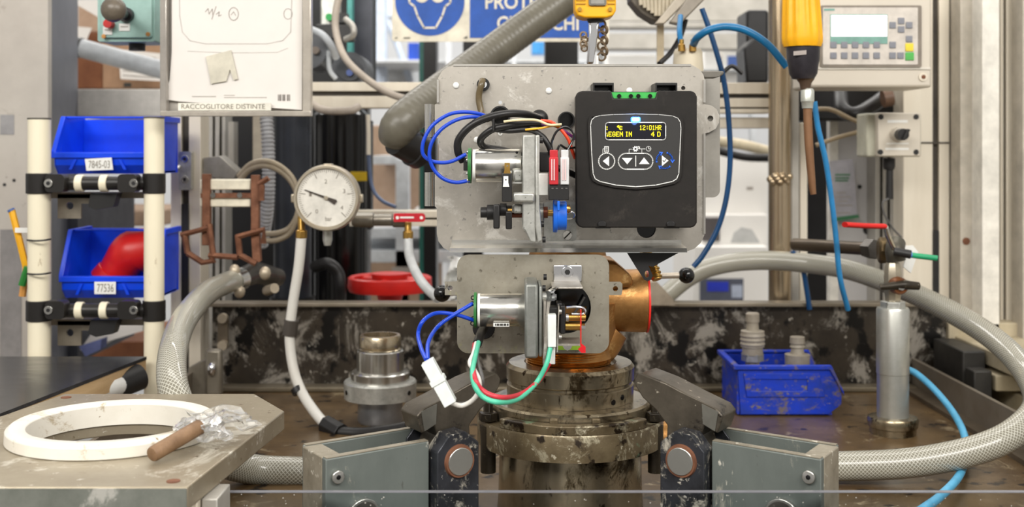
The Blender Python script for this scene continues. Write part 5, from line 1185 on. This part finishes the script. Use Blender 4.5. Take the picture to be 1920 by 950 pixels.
# ================================================================ pneumatic screwdriver
ysd = thing('pneumatic_screwdriver', 'yellow-handled screwdriver with dark collar and brown bit', 'screwdriver')
YY = 1.40; O = P(1504, HY, YY)
mb = MB(); n = 48; pr_ = [(88, 34), (80, 37), (70, 37.5), (40, 35), (-60, 30)]
vs = []; fs = []
for (y, r) in pr_:
    for i in range(n):
        a = 2 * math.pi * i / n; q = px(r, YY) * (1 + (.06 if i % 4 < 2 else -.045) * (1 if y < 60 else .4)); vs.append(P(1500 + (y + 60) * .03, y, YY) + Vector((q * math.cos(a), q * math.sin(a), 0)))
for k in range(len(pr_) - 1):
    for i in range(n): j = (i + 1) % n; fs.append((k * n + i, k * n + j, (k + 1) * n + j, (k + 1) * n + i))
fs += [tuple(range(n)), tuple((len(pr_) - 1) * n + i for i in range(n))]
part(MB().add(vs, fs), 'yellow_grip', YEL, ysd)
DC = M('scuffed_dark_collar', (66, 62, 68), .35, .4, (40, 38, 42), 30, .6, .1, (140, 134, 130), 30, .66)
part(MB().lz(1506, YY, [(148, 20), (138, 26), (122, 28), (114, 30), (84, 31)], 36), 'dark_collar', DC, ysd)
part(MB().lz(1510, YY, [(168, 9), (156, 11), (148, 17)], 28), 'chuck', M('brown_chuck', (110, 90, 74), .4, .5), ysd)
part(MB().lz(1514, YY, [(203, 10), (192, 11), (190, 12.5), (170, 12.5), (166, 10)], 28), 'silver_sleeve', M('silver_sleeve', (212, 214, 204), .3, .6), ysd)
part(MB().tp([(1514, 200, YY), (1516, 260, YY), (1522, 340, YY), (1525, 364, YY)], [.0052, .0052, .0045, .0035], 16, 2), 'brown_bit', M('brown_bit', (134, 98, 68), .5, .2, (112, 78, 52), 20, .5), ysd)
mb = MB(); mb.ex([(1488, 96), (1512, 94), (1512, 102), (1488, 104)], YY - px(31, YY) - .0005, .001)
part(mb, 'worn_label', M('worn_label', (170, 160, 154), .5), ysd)
# ================================================================ keypad operator panel
kp = thing('operator_panel', 'beige enclosure with a white screen and grey membrane keys, top right', 'control panel')
KB = M('beige_enclosure', (206, 198, 184), .4, .1, (194, 186, 172), 6, .5)
YO = 1.62
part(MB().bp(1518, -80, 1748, 164, YO, .10), 'enclosure', KB, kp, bev=.004)
part(MB().ex(rr(1539, 10, 1728, 126, 3), YO - .004, .005), 'bezel', M('bezel_taupe', (134, 124, 112), .45), kp, bev=.001)
fp = part(MB().ex(rr(1543, 14, 1721, 121, 2), YO - .005, .002), 'keypad_face', M('keypad_face', (216, 208, 198), .45), kp)
part(MB().bp(1557, 27, 1664, 82, YO - .006, .0015), 'teal_frame', M('teal_frame', (124, 170, 158), .45), fp)
part(MB().bp(1559, 29, 1663, 68, YO - .0068, .001), 'screen', M('lit_screen', (250, 252, 250), .4, emit=1.3), kp)
part(MB().bp(1545, 16, 1565, 20, YO - .0055, .001), 'logo_strip', MC['teal_frame'], kp)
KG = M('grey_key', (132, 134, 142), .5, 0, (116, 118, 126), 40, .5)
ks = [(1563 + i * 20.3, y) for y in (84, 104) for i in range(5)] + [(1674, 47), (1690, 39), (1690, 55), (1705, 47), (1705, 73), (1674, 84), (1674, 104), (1689, 104)]
for i, (x, y) in enumerate(ks):
    if y in (84, 104) and i < 10: pass
    part(MB().bp(x - 6, y - 6, x + 6, y + 6, YO - .0066, .002), 'key', KG, kp, bev=.0005)
part(MB().bp(1698, 81, 1713, 96, YO - .0066, .002), 'key', M('yellow_key', (244, 220, 60), .5), kp, bev=.0005)
part(MB().bp(1698, 98, 1714, 113, YO - .0066, .002), 'key', M('green_key', (84, 184, 84), .5), kp, bev=.0005)
for x in (1731,):
    s_ = part(MB().cy(x, 144, YO - .002, 8, .004), 'cover_screw', ALU, kp); part(MB().cy(x + 1, 144, YO - .0026, 4, .001), 'recess', RUST, s_)
part(MB().bp(1520, 126, 1745, 130, YO - .002, .003), 'ridge', M('ridge_beige', (222, 216, 204), .4), kp)
# ================================================================ rotary switch box
rs = thing('rotary_switch_box', 'small beige switch box with black rotary knob below operator panel', 'switch')
part(MB().bp(1624, 212, 1728, 294, 1.74, .05), 'enclosure', M('sage_beige', (190, 188, 170), .45), rs, bev=.003)
lid = part(MB().bp(1646, 211, 1727, 293, 1.725, .016), 'lid', KB, rs, bev=.002)
for (x, y) in ((1652, 219), (1718, 219), (1651, 285), (1718, 285)): part(MB().cy(x, y, 1.724, 5, .003, 16), 'screw', BLK, rs)
part(MB().lathe(P(1688, 251, 1.71), (0, 1, 0), [(0, px(12, 1.72)), (.006, px(13, 1.72)), (.016, px(14, 1.72))], 28), 'dial_collar', KB, rs)
part(MB().cy(1694, 252, 1.695, 11, .016, 24), 'rotary_knob', BLK, rs); part(MB().ex([(1692, 262), (1697, 262), (1708, 243), (1702, 241)], 1.688, .01), 'knob_grip', BLK, rs, bev=.001)
for b in ((1664, 225, 1702, 230), (1660, 277, 1704, 281), (1662, 268, 1704, 270)): part(MB().bp(*b, 1.7245, .001), 'printed_strip', WPL, rs)
cg = thing('cable_gland', 'black cable gland with a thin wire under the rotary switch box', 'gland')
part(MB().lz(1667, 1.755, [(318, 9), (312, 11), (296, 11)], 20), 'gland_nut', BLK, cg); part(MB().lz(1668, 1.755, [(373, 7), (318, 6.5)], 16), 'connector', BLK, cg)
part(MB().tp([(1666, 372, 1.75), (1655, 380, 1.75), (1658, 400, 1.75), (1672, 425, 1.75), (1690, 445, 1.75)], .0016, 8), 'thin_wire', GREYW, cg)
# ================================================================ pipe, lever valve on the test stand
dp = thing('drain_pipe', 'dark horizontal pipe leading to the red-lever valve', 'pipe')
part(MB().tp([(1490, 458, 1.70), (1640, 467, 1.56)], .009, 20, 1), 'pipe_wall', M('dark_brass_pipe', (92, 80, 66), .35, .6), dp)
part(MB().tp([(1626, 466, 1.57), (1642, 467, 1.555)], .0135, 6, 1), 'pipe_nut', M('pipe_nut', (96, 92, 88), .35, .7), dp)
ts = thing('test_stand', 'tall grey cylinder stand with valves on a round foot, right in tray', 'stand')
YT = 1.49
zf0 = 1.0
OT = Vector((P(1674, 0, YT).x, YT, 0))
def hr(y): return CZ + (HY - y) * YT / F
CYL = M('satin_cylinder', (190, 190, 184), .36, .75, (168, 168, 160), 40, .5, .1)
part(MB().lathe(OT, (0, 0, 1), [(1.0, .0285), (1.008, .029), (1.009, .0305), (1.018, .0315), (1.021, .030), (1.022, .02)], 56), 'round_foot', OILY, ts)
part(MB().lathe(OT, (0, 0, 1), [(1.021, .0196), (hr(700), .0196), (hr(699), .0203), (hr(580), .0203), (hr(576), .019)], 56), 'cylinder', CYL, ts)
part(MB().lathe(OT, (0, 0, 1), [(hr(580), .0155), (hr(564), .0155)], 6), 'hex_collar', CAST, ts, bev=.001)
part(MB().lathe(OT, (0, 0, 1), [(hr(564), .0095), (hr(548), .011), (hr(520), .0115), (hr(500), .0105), (hr(492), .0085)], 8), 'nipple', M('nickel_nipple', (186, 176, 156), .35, .7), ts)
vc = P(1687, 536, YT - .02)
part(MB().lathe(vc, (0, -1, 0), [(-.02, .011), (0, .011), (.004, .009)], 24), 'cock_body', M('rusty_cock', (150, 90, 50), .4, .6, (60, 44, 32), 60, .5), ts)
part(MB().lathe(vc + Vector((0, -.004, 0)), (0, -1, 0), [(0, .005), (.004, .005)], 6), 'cock_nut', STEEL, ts)
part(MB().tp([(1650, 538, YT - .02), (1672, 536, YT - .022), (1695, 534, YT - .024), (1722, 536, YT - .02)], [.004, .005, .006, .005], 12), 'cock_lever', GRIMED, ts)
part(MB().lathe(P(1662, 469, 1.52), (-1, .15, 0), [(-.012, .012), (-.004, .0165), (.008, .0175), (.011, .014)], 8), 'valve_body', M('dirty_brass', (120, 100, 66), .4, .7, (70, 60, 46), 60, .5), ts, bev=.001)
part(MB().tp([(1680, 488, 1.49), (1678, 470, 1.49), (1680, 455, 1.50)], .012, 16), 'elbow', M('dirty_elbow', (96, 92, 82), .4, .6), ts)
part(MB().tp([(1660, 425, 1.46), (1664, 440, 1.465), (1674, 462, 1.48)], .0035, 10, flat=1.6), 'lever_arm', STEEL, ts)
part(MB().tp([(1584, 421, 1.44), (1620, 423, 1.45), (1658, 424, 1.46)], .0034, 12, 2, flat=1.8), 'red_lever_grip', RED, ts)
part(MB().tp([(1676, 471, 1.47), (1708, 477, 1.465)], .0055, 14, 1), 'hose_barb', BLK, ts)
part(MB().tp([(1705, 477, 1.465), (1709, 477, 1.465)], .0042, 12, 1), 'blue_ring', M('blue_ring', (90, 140, 220), .4), ts)
wire('green_hose', [(1708, 478, 1.465), (1732, 481, 1.46), (1758, 484, 1.455)], .0035, M('green_hose', (34, 160, 108), .35), 'short green hose stub sticking out right of the red-lever valve', 12)
one(MB().ex([(1688, 462), (1712, 460), (1722, 472), (1708, 512), (1694, 500), (1700, 480), (1690, 474)], 1.53, .004), 'white_tape_loop', WPL, 'white tape strip folded behind the green hose stub', 'tape')
# ================================================================ blue bin in the tray
db = thing('storage_bin', 'dirty blue storage bin standing in the oily tray on the right', 'bin')
Yf = 1.585; Yb_ = 1.705; xa_ = P(1383, 0, Yf).x; xb_ = P(1578, 0, Yf).x; zt3 = CZ - .294; th = .003
xm = P(1555, 0, Yf).x; zl3 = CZ - (738 - HY) * Yf / F
side = [(xa_ + .004, 1.002), (xa_, zt3), (xm, zt3), (xb_ - .003, zl3 + .006), (xb_, zl3), (xb_, 1.016), (xb_ - .018, 1.002)]
for y_ in (Yf, Yb_ - th): part(MB().prism(side, None, (0, y_, 0), (1, 0, 0), (0, 0, 1), (0, th, 0)), 'side_wall', BLUED, db, bev=.0008)
for y_ in (Yf - .004, Yb_ - .003):
    part(MB().prism([(xa_ - .006, zt3 - .003), (xa_ - .006, zt3 + .003), (xm + .002, zt3 + .003), (xb_ + .002, zl3 + .004), (xb_ + .003, zl3 - .003), (xm, zt3 - .003)], None, (0, y_, 0), (1, 0, 0), (0, 0, 1), (0, .007, 0)), 'rim', BLUED, db, bev=.001)
part(MB().box((xa_ - .006, Yf, zt3 - .003), (xa_ + .002, Yb_, zt3 + .003)), 'rim', BLUED, db, bev=.001)
part(MB().box((xa_, Yf + th, 1.002), (xa_ + th, Yb_ - th, zt3)), 'back_wall', BLUED, db)
part(MB().box((xb_ - th, Yf + th, 1.014), (xb_, Yb_ - th, zl3)), 'front_wall', BLUED, db)
part(MB().box((xa_ + .004, Yf + th, 1.001), (xb_ - .012, Yb_ - th, 1.004)), 'bottom', BLUED, db)
part(MB().prism([(xa_ + .008, zt3 - .008), (xm - .014, zt3 - .008), (xm - .006, 1.026), (xa_ + .012, 1.026)], [[(xa_ + .018, zt3 - .016), (xm - .030, zt3 - .016), (xm - .030, 1.034), (xa_ + .018, 1.034)]], (0, Yf - .002, 0), (1, 0, 0), (0, 0, 1), (0, .003, 0)), 'raised_panel', BLUED, db, bev=.0006)
FIT = M('dirty_nylon_fitting', (168, 160, 146), .5, .1, (140, 130, 114), 40, .6, .1)
ft = thing('hose_fitting', 'taller ribbed grey-white fitting standing in the dirty blue bin', 'fitting')
zb2 = 1.0045
Of = Vector((P(1411, 0, 1.655).x, 1.655, 0)); zz_ = lambda y, Y: CZ + (HY - y) * Y / F
part(MB().lathe(Of, (0, 0, 1), [(zb2, .010), (zz_(668, 1.655), .010), (zz_(664, 1.655), .0145), (zz_(650, 1.655), .0145), (zz_(649, 1.655), .0165)] + [(zz_(648 - k * 4, 1.655), .0175 if k % 2 else .0162) for k in range(7)] + [(zz_(620, 1.655), .0165), (zz_(618, 1.655), .009), (zz_(604, 1.655), .008), (zz_(603, 1.655), .0095), (zz_(588, 1.655), .0095), (zz_(586, 1.655), .008)], 32), 'ribbed_body', FIT, ft)
part(MB().lathe(Of, (0, 0, 1), [(zz_(676, 1.655), .0155), (zz_(662, 1.655), .0155)], 6), 'hex_nut', CAST, ft)
ft2 = thing('hose_fitting', 'shorter grey-white fitting lying lower in the dirty blue bin', 'fitting')
Of = Vector((P(1495, 0, 1.65).x, 1.65, 0))
part(MB().lathe(Of, (0, 0, 1), [(zb2, .012), (zz_(684, 1.65), .012), (zz_(683, 1.65), .017), (zz_(664, 1.65), .0175), (zz_(662, 1.65), .010), (zz_(652, 1.65), .0085), (zz_(650, 1.65), .0105), (zz_(645, 1.65), .0085), (zz_(643, 1.65), .0105), (zz_(631, 1.65), .010)], 32), 'body', FIT, ft2)
# ================================================================ steel adapter standing left in the tray
ad = thing('stepped_adapter', 'stepped shiny steel adapter standing in tray left of the clamp', 'adapter')
YA = 1.55; Oa = Vector((P(713, 0, YA).x, YA, 0)); q = lambda y: CZ + (HY - y) * YA / F; r_ = lambda n: px(n, YA)
part(MB().lathe(Oa, (0, 0, 1), [(1.0, r_(39)), (q(786), r_(42)), (q(742), r_(42))], 56), 'foot', M('satin_steel', (176, 178, 182), .4, .85, (150, 152, 156), 30, .5), ad, bev=.0008)
dd = part(MB().lathe(Oa, (0, 0, 1), [(q(747), r_(50)), (q(744), r_(67)), (q(715), r_(68)), (q(712), r_(66)), (q(711), r_(50))], 64), 'wide_disc', CAST, ad)
for a in (-150, -32): 
    a = math.radians(a); c = Oa + Vector((r_(68) * math.cos(a), r_(68) * math.sin(a), q(729))); part(MB().cyl(c - Vector((math.cos(a), math.sin(a), 0)) * .002, c + Vector((math.cos(a), math.sin(a), 0)) * .0003, .003), 'hole', BLKG, dd)
part(MB().lathe(Oa, (0, 0, 1), [(q(711), r_(55)), (q(697), r_(55)), (q(695), r_(53)), (q(694), r_(40))], 56), 'middle_disc', STEEL, ad)
part(MB().lathe(Oa, (0, 0, 1), [(q(695), r_(44)), (q(657), r_(44)), (q(655), r_(42.5)), (q(654), r_(36))], 56), 'upper_sleeve', STEEL, ad)
part(MB().lathe(Oa, (0, 0, 1), [(q(654), r_(39)), (q(651), r_(36)), (q(648), r_(39)), (q(630), r_(39)), (q(627), r_(37)), (q(627), r_(32)), (q(650), r_(31))], 56), 'top_collar', M('bronzed_steel', (196, 184, 162), .24, .9, (164, 148, 120), 30, .5), ad)
# ================================================================ gauge, hoses, red wheel
gg = thing('pressure_gauge', 'round pressure gauge with cream dial and dark needle', 'gauge')
YG = 1.55; gx, gy = 612, 371
part(MB().lathe(P(gx, gy, YG), (0, 1, 0), [(0, px(56, YG)), (-.001, px(58, YG)), (0, px(61, YG)), (.006, px(63, YG)), (.018, px(62, YG)), (.034, px(58, YG))], 64), 'case', GAUGEC, gg)
dl = part(MB().cy(gx, gy - 1, YG - .0012, 55, .002, 64), 'dial', DIAL, gg)
mb = MB()
for k in range(61):
    a = math.radians(-225 + k * 270 / 60 + 0); r0 = 52; r1 = 40 if k % 12 == 0 else (46 if k % 6 == 0 else 48)
    stroke(mb, [(gx + r0 * math.cos(a), gy - 1 + r0 * math.sin(a)), (gx + r1 * math.cos(a), gy - 1 + r1 * math.sin(a))], 1.0 if k % 12 else 1.4, YG - .0016, .0003)
part(mb, 'scale_mark', M('scale_ink', (130, 122, 110), .6), dl)
for s_, x, y in (('0', 594, 396), ('1', 582, 364), ('2', 611, 340), ('3', 645, 358), ('4', 641, 389)): text(s_, (x - 2.5, y - 4, x + 2.5, y + 4), YG - .0016, MC['scale_ink'], dl, 'numeral')
text('bar', (610, 406, 622, 414), YG - .0016, MC['scale_ink'], dl, 'numeral')
part(MB().ex([(570, 356), (572, 355), (613, 369), (630, 374), (632, 377), (627, 384), (622, 380), (611, 373)], YG - .003, .0006), 'needle', M('needle_brown', (58, 48, 40), .5), gg)
part(MB().cy(611, 371, YG - .0035, 4, .003), 'needle_hub', GAUGEC, gg)
part(MB().lathe(P(gx, gy, YG), (0, 1, 0), [(-.0052, px(56, YG)), (-.0052, px(60, YG)), (0, px(62, YG)), (0, px(56, YG))], 64, True), 'bezel_ring', GAUGEC, gg)
part(MB().bp(606, 307, 622, 313, YG, .015), 'top_plug', GAUGEC, gg, bev=.001)
for x in (549, 676): part(MB().bp(x - 4, 364, x + 4, 380, YG + .004, .01), 'side_lug', GAUGEC, gg, bev=.0015)
part(MB().lz(565, YG + .01, [(446, 11), (432, 11), (430, 7), (405, 7)], 8), 'brass_nut', BRASS, gg, bev=.0006)
part(MB().lz(614, YG + .02, [(460, 6), (450, 9), (430, 9)], 20), 'steel_stem', CAST, gg)
wt = thing('white_tube', 'long white plastic tube hanging from the brass nut of the gauge', 'tube')
TUB = M('white_tube', (218, 216, 210), .35, 0, (206, 202, 192), 12, .4)
part(MB().tp([(565, 444, 1.56), (560, 500, 1.57), (549, 570, 1.58), (543, 630, 1.58), (550, 690, 1.57), (566, 735, 1.55), (590, 772, 1.53), (614, 800, 1.51)], .0068, 24), 'tube_wall', TUB, wt)
part(MB().tp([(547, 600, 1.58), (543, 628, 1.58)], .0098, 20, 1), 'clip_sleeve', M('grey_clip', (78, 72, 66), .35), wt)
part(MB().tp([(553, 731, 1.553), (558, 733, 1.552), (566, 731, 1.55)], .003, 10), 'cable_tie', BLK, wt)
part(MB().tp([(555, 727, 1.553), (560, 736, 1.55)], .0078, 20, 1), 'tie_ring', BLK, wt)
part(MB().tp([(610, 795, 1.51), (640, 812, 1.49)], .0125, 8, 1), 'black_coupling', BLK, wt, bev=.001)
part(MB().tp([(638, 810, 1.49), (680, 812, 1.48), (735, 806, 1.46), (765, 800, 1.45)], .0075, 16), 'black_elbow', BLK, wt)
bv = thing('ball_valve', 'chromed ball valve with red handle and brass nut left of the plate', 'valve')
part(MB().lx(412, 1.62, [(660, 10), (668, 14), (700, 14), (702, 11), (735, 11), (738, 14), (760, 14)], 24), 'valve_body', M('dull_chrome', (160, 156, 148), .35, .8, (110, 102, 90), 14, .5), bv)
part(MB().ex(rr(738, 400, 797, 416, [2, 6, 6, 2]), 1.595, .008), 'red_handle', M('dark_red_handle', (196, 24, 40), .35), bv, bev=.002)
part(MB().bp(750, 406, 776, 409, 1.5945, .001), 'printed_mark', WPL, bv)
for x in (745, 790): part(MB().cy(x, 408, 1.5945, 3, .001), 'rivet', WPL, bv)
part(MB().lz(765, 1.61, [(447, 10), (434, 10), (432, 7), (416, 7)], 8), 'brass_nut', BRASS, bv, bev=.0006)
wire('clear_tube', [(765, 446, 1.61), (768, 480, 1.60), (782, 515, 1.58), (800, 540, 1.56), (822, 560, 1.54)], .0065, M('clear_grey_tube', (196, 198, 198), .3), 'whitish tube curving down from the red-handled ball valve', 18)
rw = thing('handwheel', 'red valve handwheel standing behind the tray rim', 'handwheel')
OR = P(731, 530, 1.95)
part(MB().lathe(OR, (0, 0, 1), [(-.010, .064), (-.013, .067), (-.006, .070), (.009, .069), (.011, .066), (.009, .060), (-.004, .060)], 56, True), 'rim', REDP, rw)
part(MB().lathe(OR, (0, 0, 1), [(-.034, .018), (-.012, .024), (.010, .030), (.016, .031), (.016, .024)], 40), 'hub', REDP, rw)
for k in range(3):
    a = math.radians(20 + 120 * k); part(MB().cyl(OR + Vector((.02 * math.cos(a), .02 * math.sin(a), 0)), OR + Vector((.062 * math.cos(a), .062 * math.sin(a), 0)), .009), 'spoke', REDP, rw)
part(MB().lz(731, 1.95, [(585, 12), (560, 12)], 20), 'stem', ALUG, rw)
bh = wire('black_hose', [(590, 500, 1.90), (615, 494, 1.88), (634, 512, 1.88), (638, 545, 1.88), (636, 590, 1.9)], .0095, RUBBER, 'thick black hose bend behind the tray rim left of red handwheel', 20)
wire('blue_wire', [(692, 230, 1.85), (692, 300, 1.85), (698, 350, 1.85), (715, 375, 1.84), (742, 388, 1.83)], .003, M('slate_tube', (96, 110, 140), .35), 'thin slate blue tube bending right of the filter housing', 12)
wire('steel_tube', [(690, 215, 1.84), (691, 250, 1.84), (691, 290, 1.84)], .0035, ALU, 'short cream tube at the top of the slate blue tube', 12)
# black ball handle behind the valve
hd = thing('ball_lever', 'steel rod handle with a black ball on each end behind the valve', 'handle')
part(MB().tp([(829, 550, 1.33), (960, 540, 1.33), (1180, 520, 1.33), (1275, 516, 1.33)], .0034, 16, 2), 'rod', M('beige_rod', (206, 194, 178), .35, .5), hd)
part(MB().sph(P(1287, 516, 1.33), .0092, 28), 'ball', BLKG, hd); part(MB().sph(P(829, 550, 1.33), .0096, 28), 'ball', BLKG, hd)
one(MB().ex([(1215, 572), (1218, 530), (1232, 528), (1262, 560), (1266, 572)], 1.72, .03), 'wooden_wedge', M('grey_wedge', (156, 144, 126), .6, 0, (120, 108, 92), 30, .5, .3), 'grey-brown ribbed wedge on the tray rim right of the bronze port', 'wedge')
# ================================================================ braided hoses
bl = thing('braided_hose', 'braided clear hose curving down on the left behind the support plate', 'hose')
part(MB().tp([(452, 522, 1.62), (425, 530, 1.58), (385, 552, 1.48), (345, 600, 1.36), (325, 655, 1.26), (323, 715, 1.20), (340, 770, 1.18), (375, 830, 1.20), (420, 866, 1.24), (480, 880, 1.27), (560, 884, 1.275), (640, 886, 1.28), (760, 890, 1.28)], [.0145, .0145, .0148, .015, .0152, .0155] + [.016] * 7, 40, 10), 'hose_wall', HOSE, bl)
hr_ = thing('braided_hose', 'long braided grey hose arching over the right side of the tray', 'hose')
part(MB().tp([(1225, 575, 1.80), (1290, 520, 1.80), (1350, 496, 1.79), (1430, 488, 1.77), (1520, 494, 1.74), (1600, 508, 1.70), (1700, 545, 1.64), (1790, 588, 1.56), (1870, 640, 1.47), (1925, 700, 1.39), (1945, 760, 1.32), (1900, 812, 1.28), (1820, 846, 1.265), (1700, 868, 1.26), (1560, 874, 1.265), (1430, 878, 1.27), (1300, 884, 1.28)], [.0145] * 7 + [.015] * 3 + [.0158] * 7, 40, 10), 'hose_wall', HOSE, hr_)
cp2 = thing('hose_clamp', 'steel hose clamp and dark fitting at the top of left braided hose', 'clamp')
part(MB().tp([(437, 528, 1.60), (450, 523, 1.62)], .0165, 28, 1), 'band', STEEL, cp2)
part(MB().tp([(450, 523, 1.62), (480, 512, 1.68), (520, 520, 1.74)], [.014, .016, .014], 18), 'fitting_body', M('dirty_fitting', (86, 80, 72), .35, .6, (40, 36, 32), 40, .5), cp2)
for (x, y) in ((440, 508), (449, 546), (497, 512)): part(MB().sph(P(x, y, 1.60), .008, 12, (1, 1, 1.2)), 'clamp_screw', M('pale_bolt', (190, 176, 154)), cp2)
part(MB().tp([(500, 545, 1.66), (515, 540, 1.64)], .007, 12, 1), 'wing_lever', M('pale_bolt', (190, 176, 154)), cp2)
random.seed(4); vs = []; fs = []
for i in range(13):
    for j in range(17):
        u = i / 12; v = j / 16; p = P(838 + 36 * u + 5 * math.sin(9 * v), 482 + 84 * v, 1.86)
        vs.append(p + Vector((0, .018 * math.sin(7 * u + 11 * v) + .012 * math.sin(19 * v + 3 * u), 0)))
for i in range(12):
    for j in range(16): k = i * 17 + j; fs.append((k, k + 1, k + 18, k + 17))
n_ = len(vs); vs2 = vs + [q + Vector((0, .003, 0)) for q in vs]; fs2 = fs + [tuple(n_ + t for t in reversed(f)) for f in fs]
bd = [j for j in range(17)] + [i * 17 + 16 for i in range(1, 13)] + [12 * 17 + j for j in range(15, -1, -1)] + [i * 17 for i in range(11, 0, -1)]
fs2 += [(bd[k], bd[(k + 1) % len(bd)], n_ + bd[(k + 1) % len(bd)], n_ + bd[k]) for k in range(len(bd))]
one(MB().add(vs2, fs2), 'white_rag', M('white_rag', (236, 236, 232), .8), 'crumpled white rag hanging behind the left edge of the smaller plate', 'rag')
# rusty bracket with white rollers
rb = thing('rusty_bracket', 'rusty bent steel bracket with two cream bars left of the gauge', 'bracket')
YR = 1.62
part(MB().bp(378, 326, 393, 460, YR, .012), 'upright', RUST, rb, bev=.001); part(MB().bp(470, 328, 485, 430, YR, .012), 'upright', RUST, rb, bev=.001)
part(MB().ex([(470, 430), (485, 430), (488, 490), (474, 495)], YR, .012), 'upright', RUST, rb)
part(MB().bp(376, 362, 482, 371, YR + .002, .01), 'cross_strap', RUST, rb)
for y in (346, 378): part(MB().bp(374, y - 10, 470, y + 10, YR + .006, .02), 'cream_bar', M('cream_bar', (238, 230, 208), .4), rb, bev=.002)
for pts in ([(340, 440), (372, 432), (392, 426)], [(346, 440), (352, 474)], [(352, 474), (380, 492), (402, 488), (395, 482)], [(392, 478), (446, 482)], [(392, 420), (400, 480)],
            [(444, 444), (495, 430), (494, 456)], [(446, 440), (450, 478)], [(450, 478), (480, 494)], [(486, 345), (503, 334), (502, 336)], [(491, 346), (490, 376)]):
    part(MB().tp([(x, y, YR - .004) for x, y in pts], .0042, 6, 1, flat=1.6), 'bent_strip', RUST, rb)
for x in (399, 449): part(MB().cy(x, 366, YR, 5, .004, 14), 'bolt', STEEL, rb)
# conduits
wire('corrugated_conduit', [(498, 200, 1.80), (502, 260, 1.79), (504, 330, 1.79), (500, 400, 1.80), (490, 460, 1.83)], .0105, M('grey_conduit', (168, 168, 170), .4), 'grey corrugated conduit hanging left of the gauge', 16, rib=(.006, .0016))
for k, (dy, lab) in enumerate(((0, 'upper of the two beige hose arcs left of the gauge'), (9, 'lower of the two beige hose arcs left of the gauge'))):
    wire('beige_hose', [(448, 330 + dy, 1.72), (470, 308 + dy, 1.71), (500, 302 + dy, 1.70), (530, 315 + dy, 1.70), (552, 342 + dy, 1.70), (560, 390, 1.70), (545, 425 + dy, 1.70), (520, 437 + dy * 1.4, 1.70), (495, 438 + dy * 1.4, 1.71)], .0042, M('beige_hose', (170, 156, 132), .4), lab, 14)
one(MB().ex([(380, 296), (412, 292), (446, 322), (440, 336), (400, 334), (378, 330)], 1.75, .04), 'finned_block', M('finned_block', (150, 146, 138), .45, .5, (120, 116, 108), 40, .5), 'grey finned metal block above the rusty bracket', 'block', bev=.002)
one(MB().bp(428, 228, 438, 320, 1.9, .03), 'terminal_strip', ALUG, 'narrow grey terminal strip between posts under document holder', 'strip')
one(MB().bp(474, 212, 492, 300, 1.88, .01), 'beige_plate', M('beige_bracket', (184, 174, 158)), 'beige strip with a dark cable left of the corrugated conduit', 'plate')
# timber and blocks outside the tray on the right
tw = thing('timber_stack', 'stacked pale timber pieces and dark block right of the tray', 'timber')
TMB = M('greyed_timber', (190, 178, 152), .6, 0, (160, 148, 122), 16, .5, .1)
part(MB().box((.66, 1.60, 1.030), (1.0, 1.86, 1.052)), 'timber', TMB, tw, bev=.002)
part(MB().box((.665, 1.44, 1.058), (1.0, 1.80, 1.080)), 'timber', TMB, tw, bev=.002)
part(MB().box((.69, 1.42, 1.0), (1.0, 1.76, 1.026)), 'timber', TMB, tw, bev=.002)
part(MB().box((.655, 1.76, 1.03), (1.0, 1.82, 1.10)), 'timber', TMB, tw, bev=.002)
part(MB().box((.63, 1.64, 1.0), (.662, 1.755, 1.078)), 'dark_block', M('dark_block', (54, 52, 48), .5, .2, (36, 34, 32), 30, .5), tw, bev=.002)
part(MB().box((.63, 1.60, 1.0), (.655, 1.632, 1.058)), 'dark_block', MC['dark_block'], tw, bev=.002)
part(MB().box((.62, 1.0, .96), (1.3, 1.9, .995)), 'base_board', TMB, tw)

# ================================================================ set every Empty at the base of its thing
bpy.context.view_layer.update()
for o in [o for o in SC.objects if o.type == 'EMPTY' and o.parent is None]:
    cs = []
    def rec(q):
        for c in q.children:
            if c.type == 'MESH': cs.extend(c.matrix_world @ Vector(b) for b in c.bound_box)
            rec(c)
    rec(o)
    if not cs: continue
    lo = Vector([min(c[i] for c in cs) for i in range(3)]); hi = Vector([max(c[i] for c in cs) for i in range(3)])
    b = Vector(((lo.x + hi.x) / 2, (lo.y + hi.y) / 2, lo.z)); d = b - o.location
    o.location = b
    for c in o.children: c.location = Vector(c.location) - d
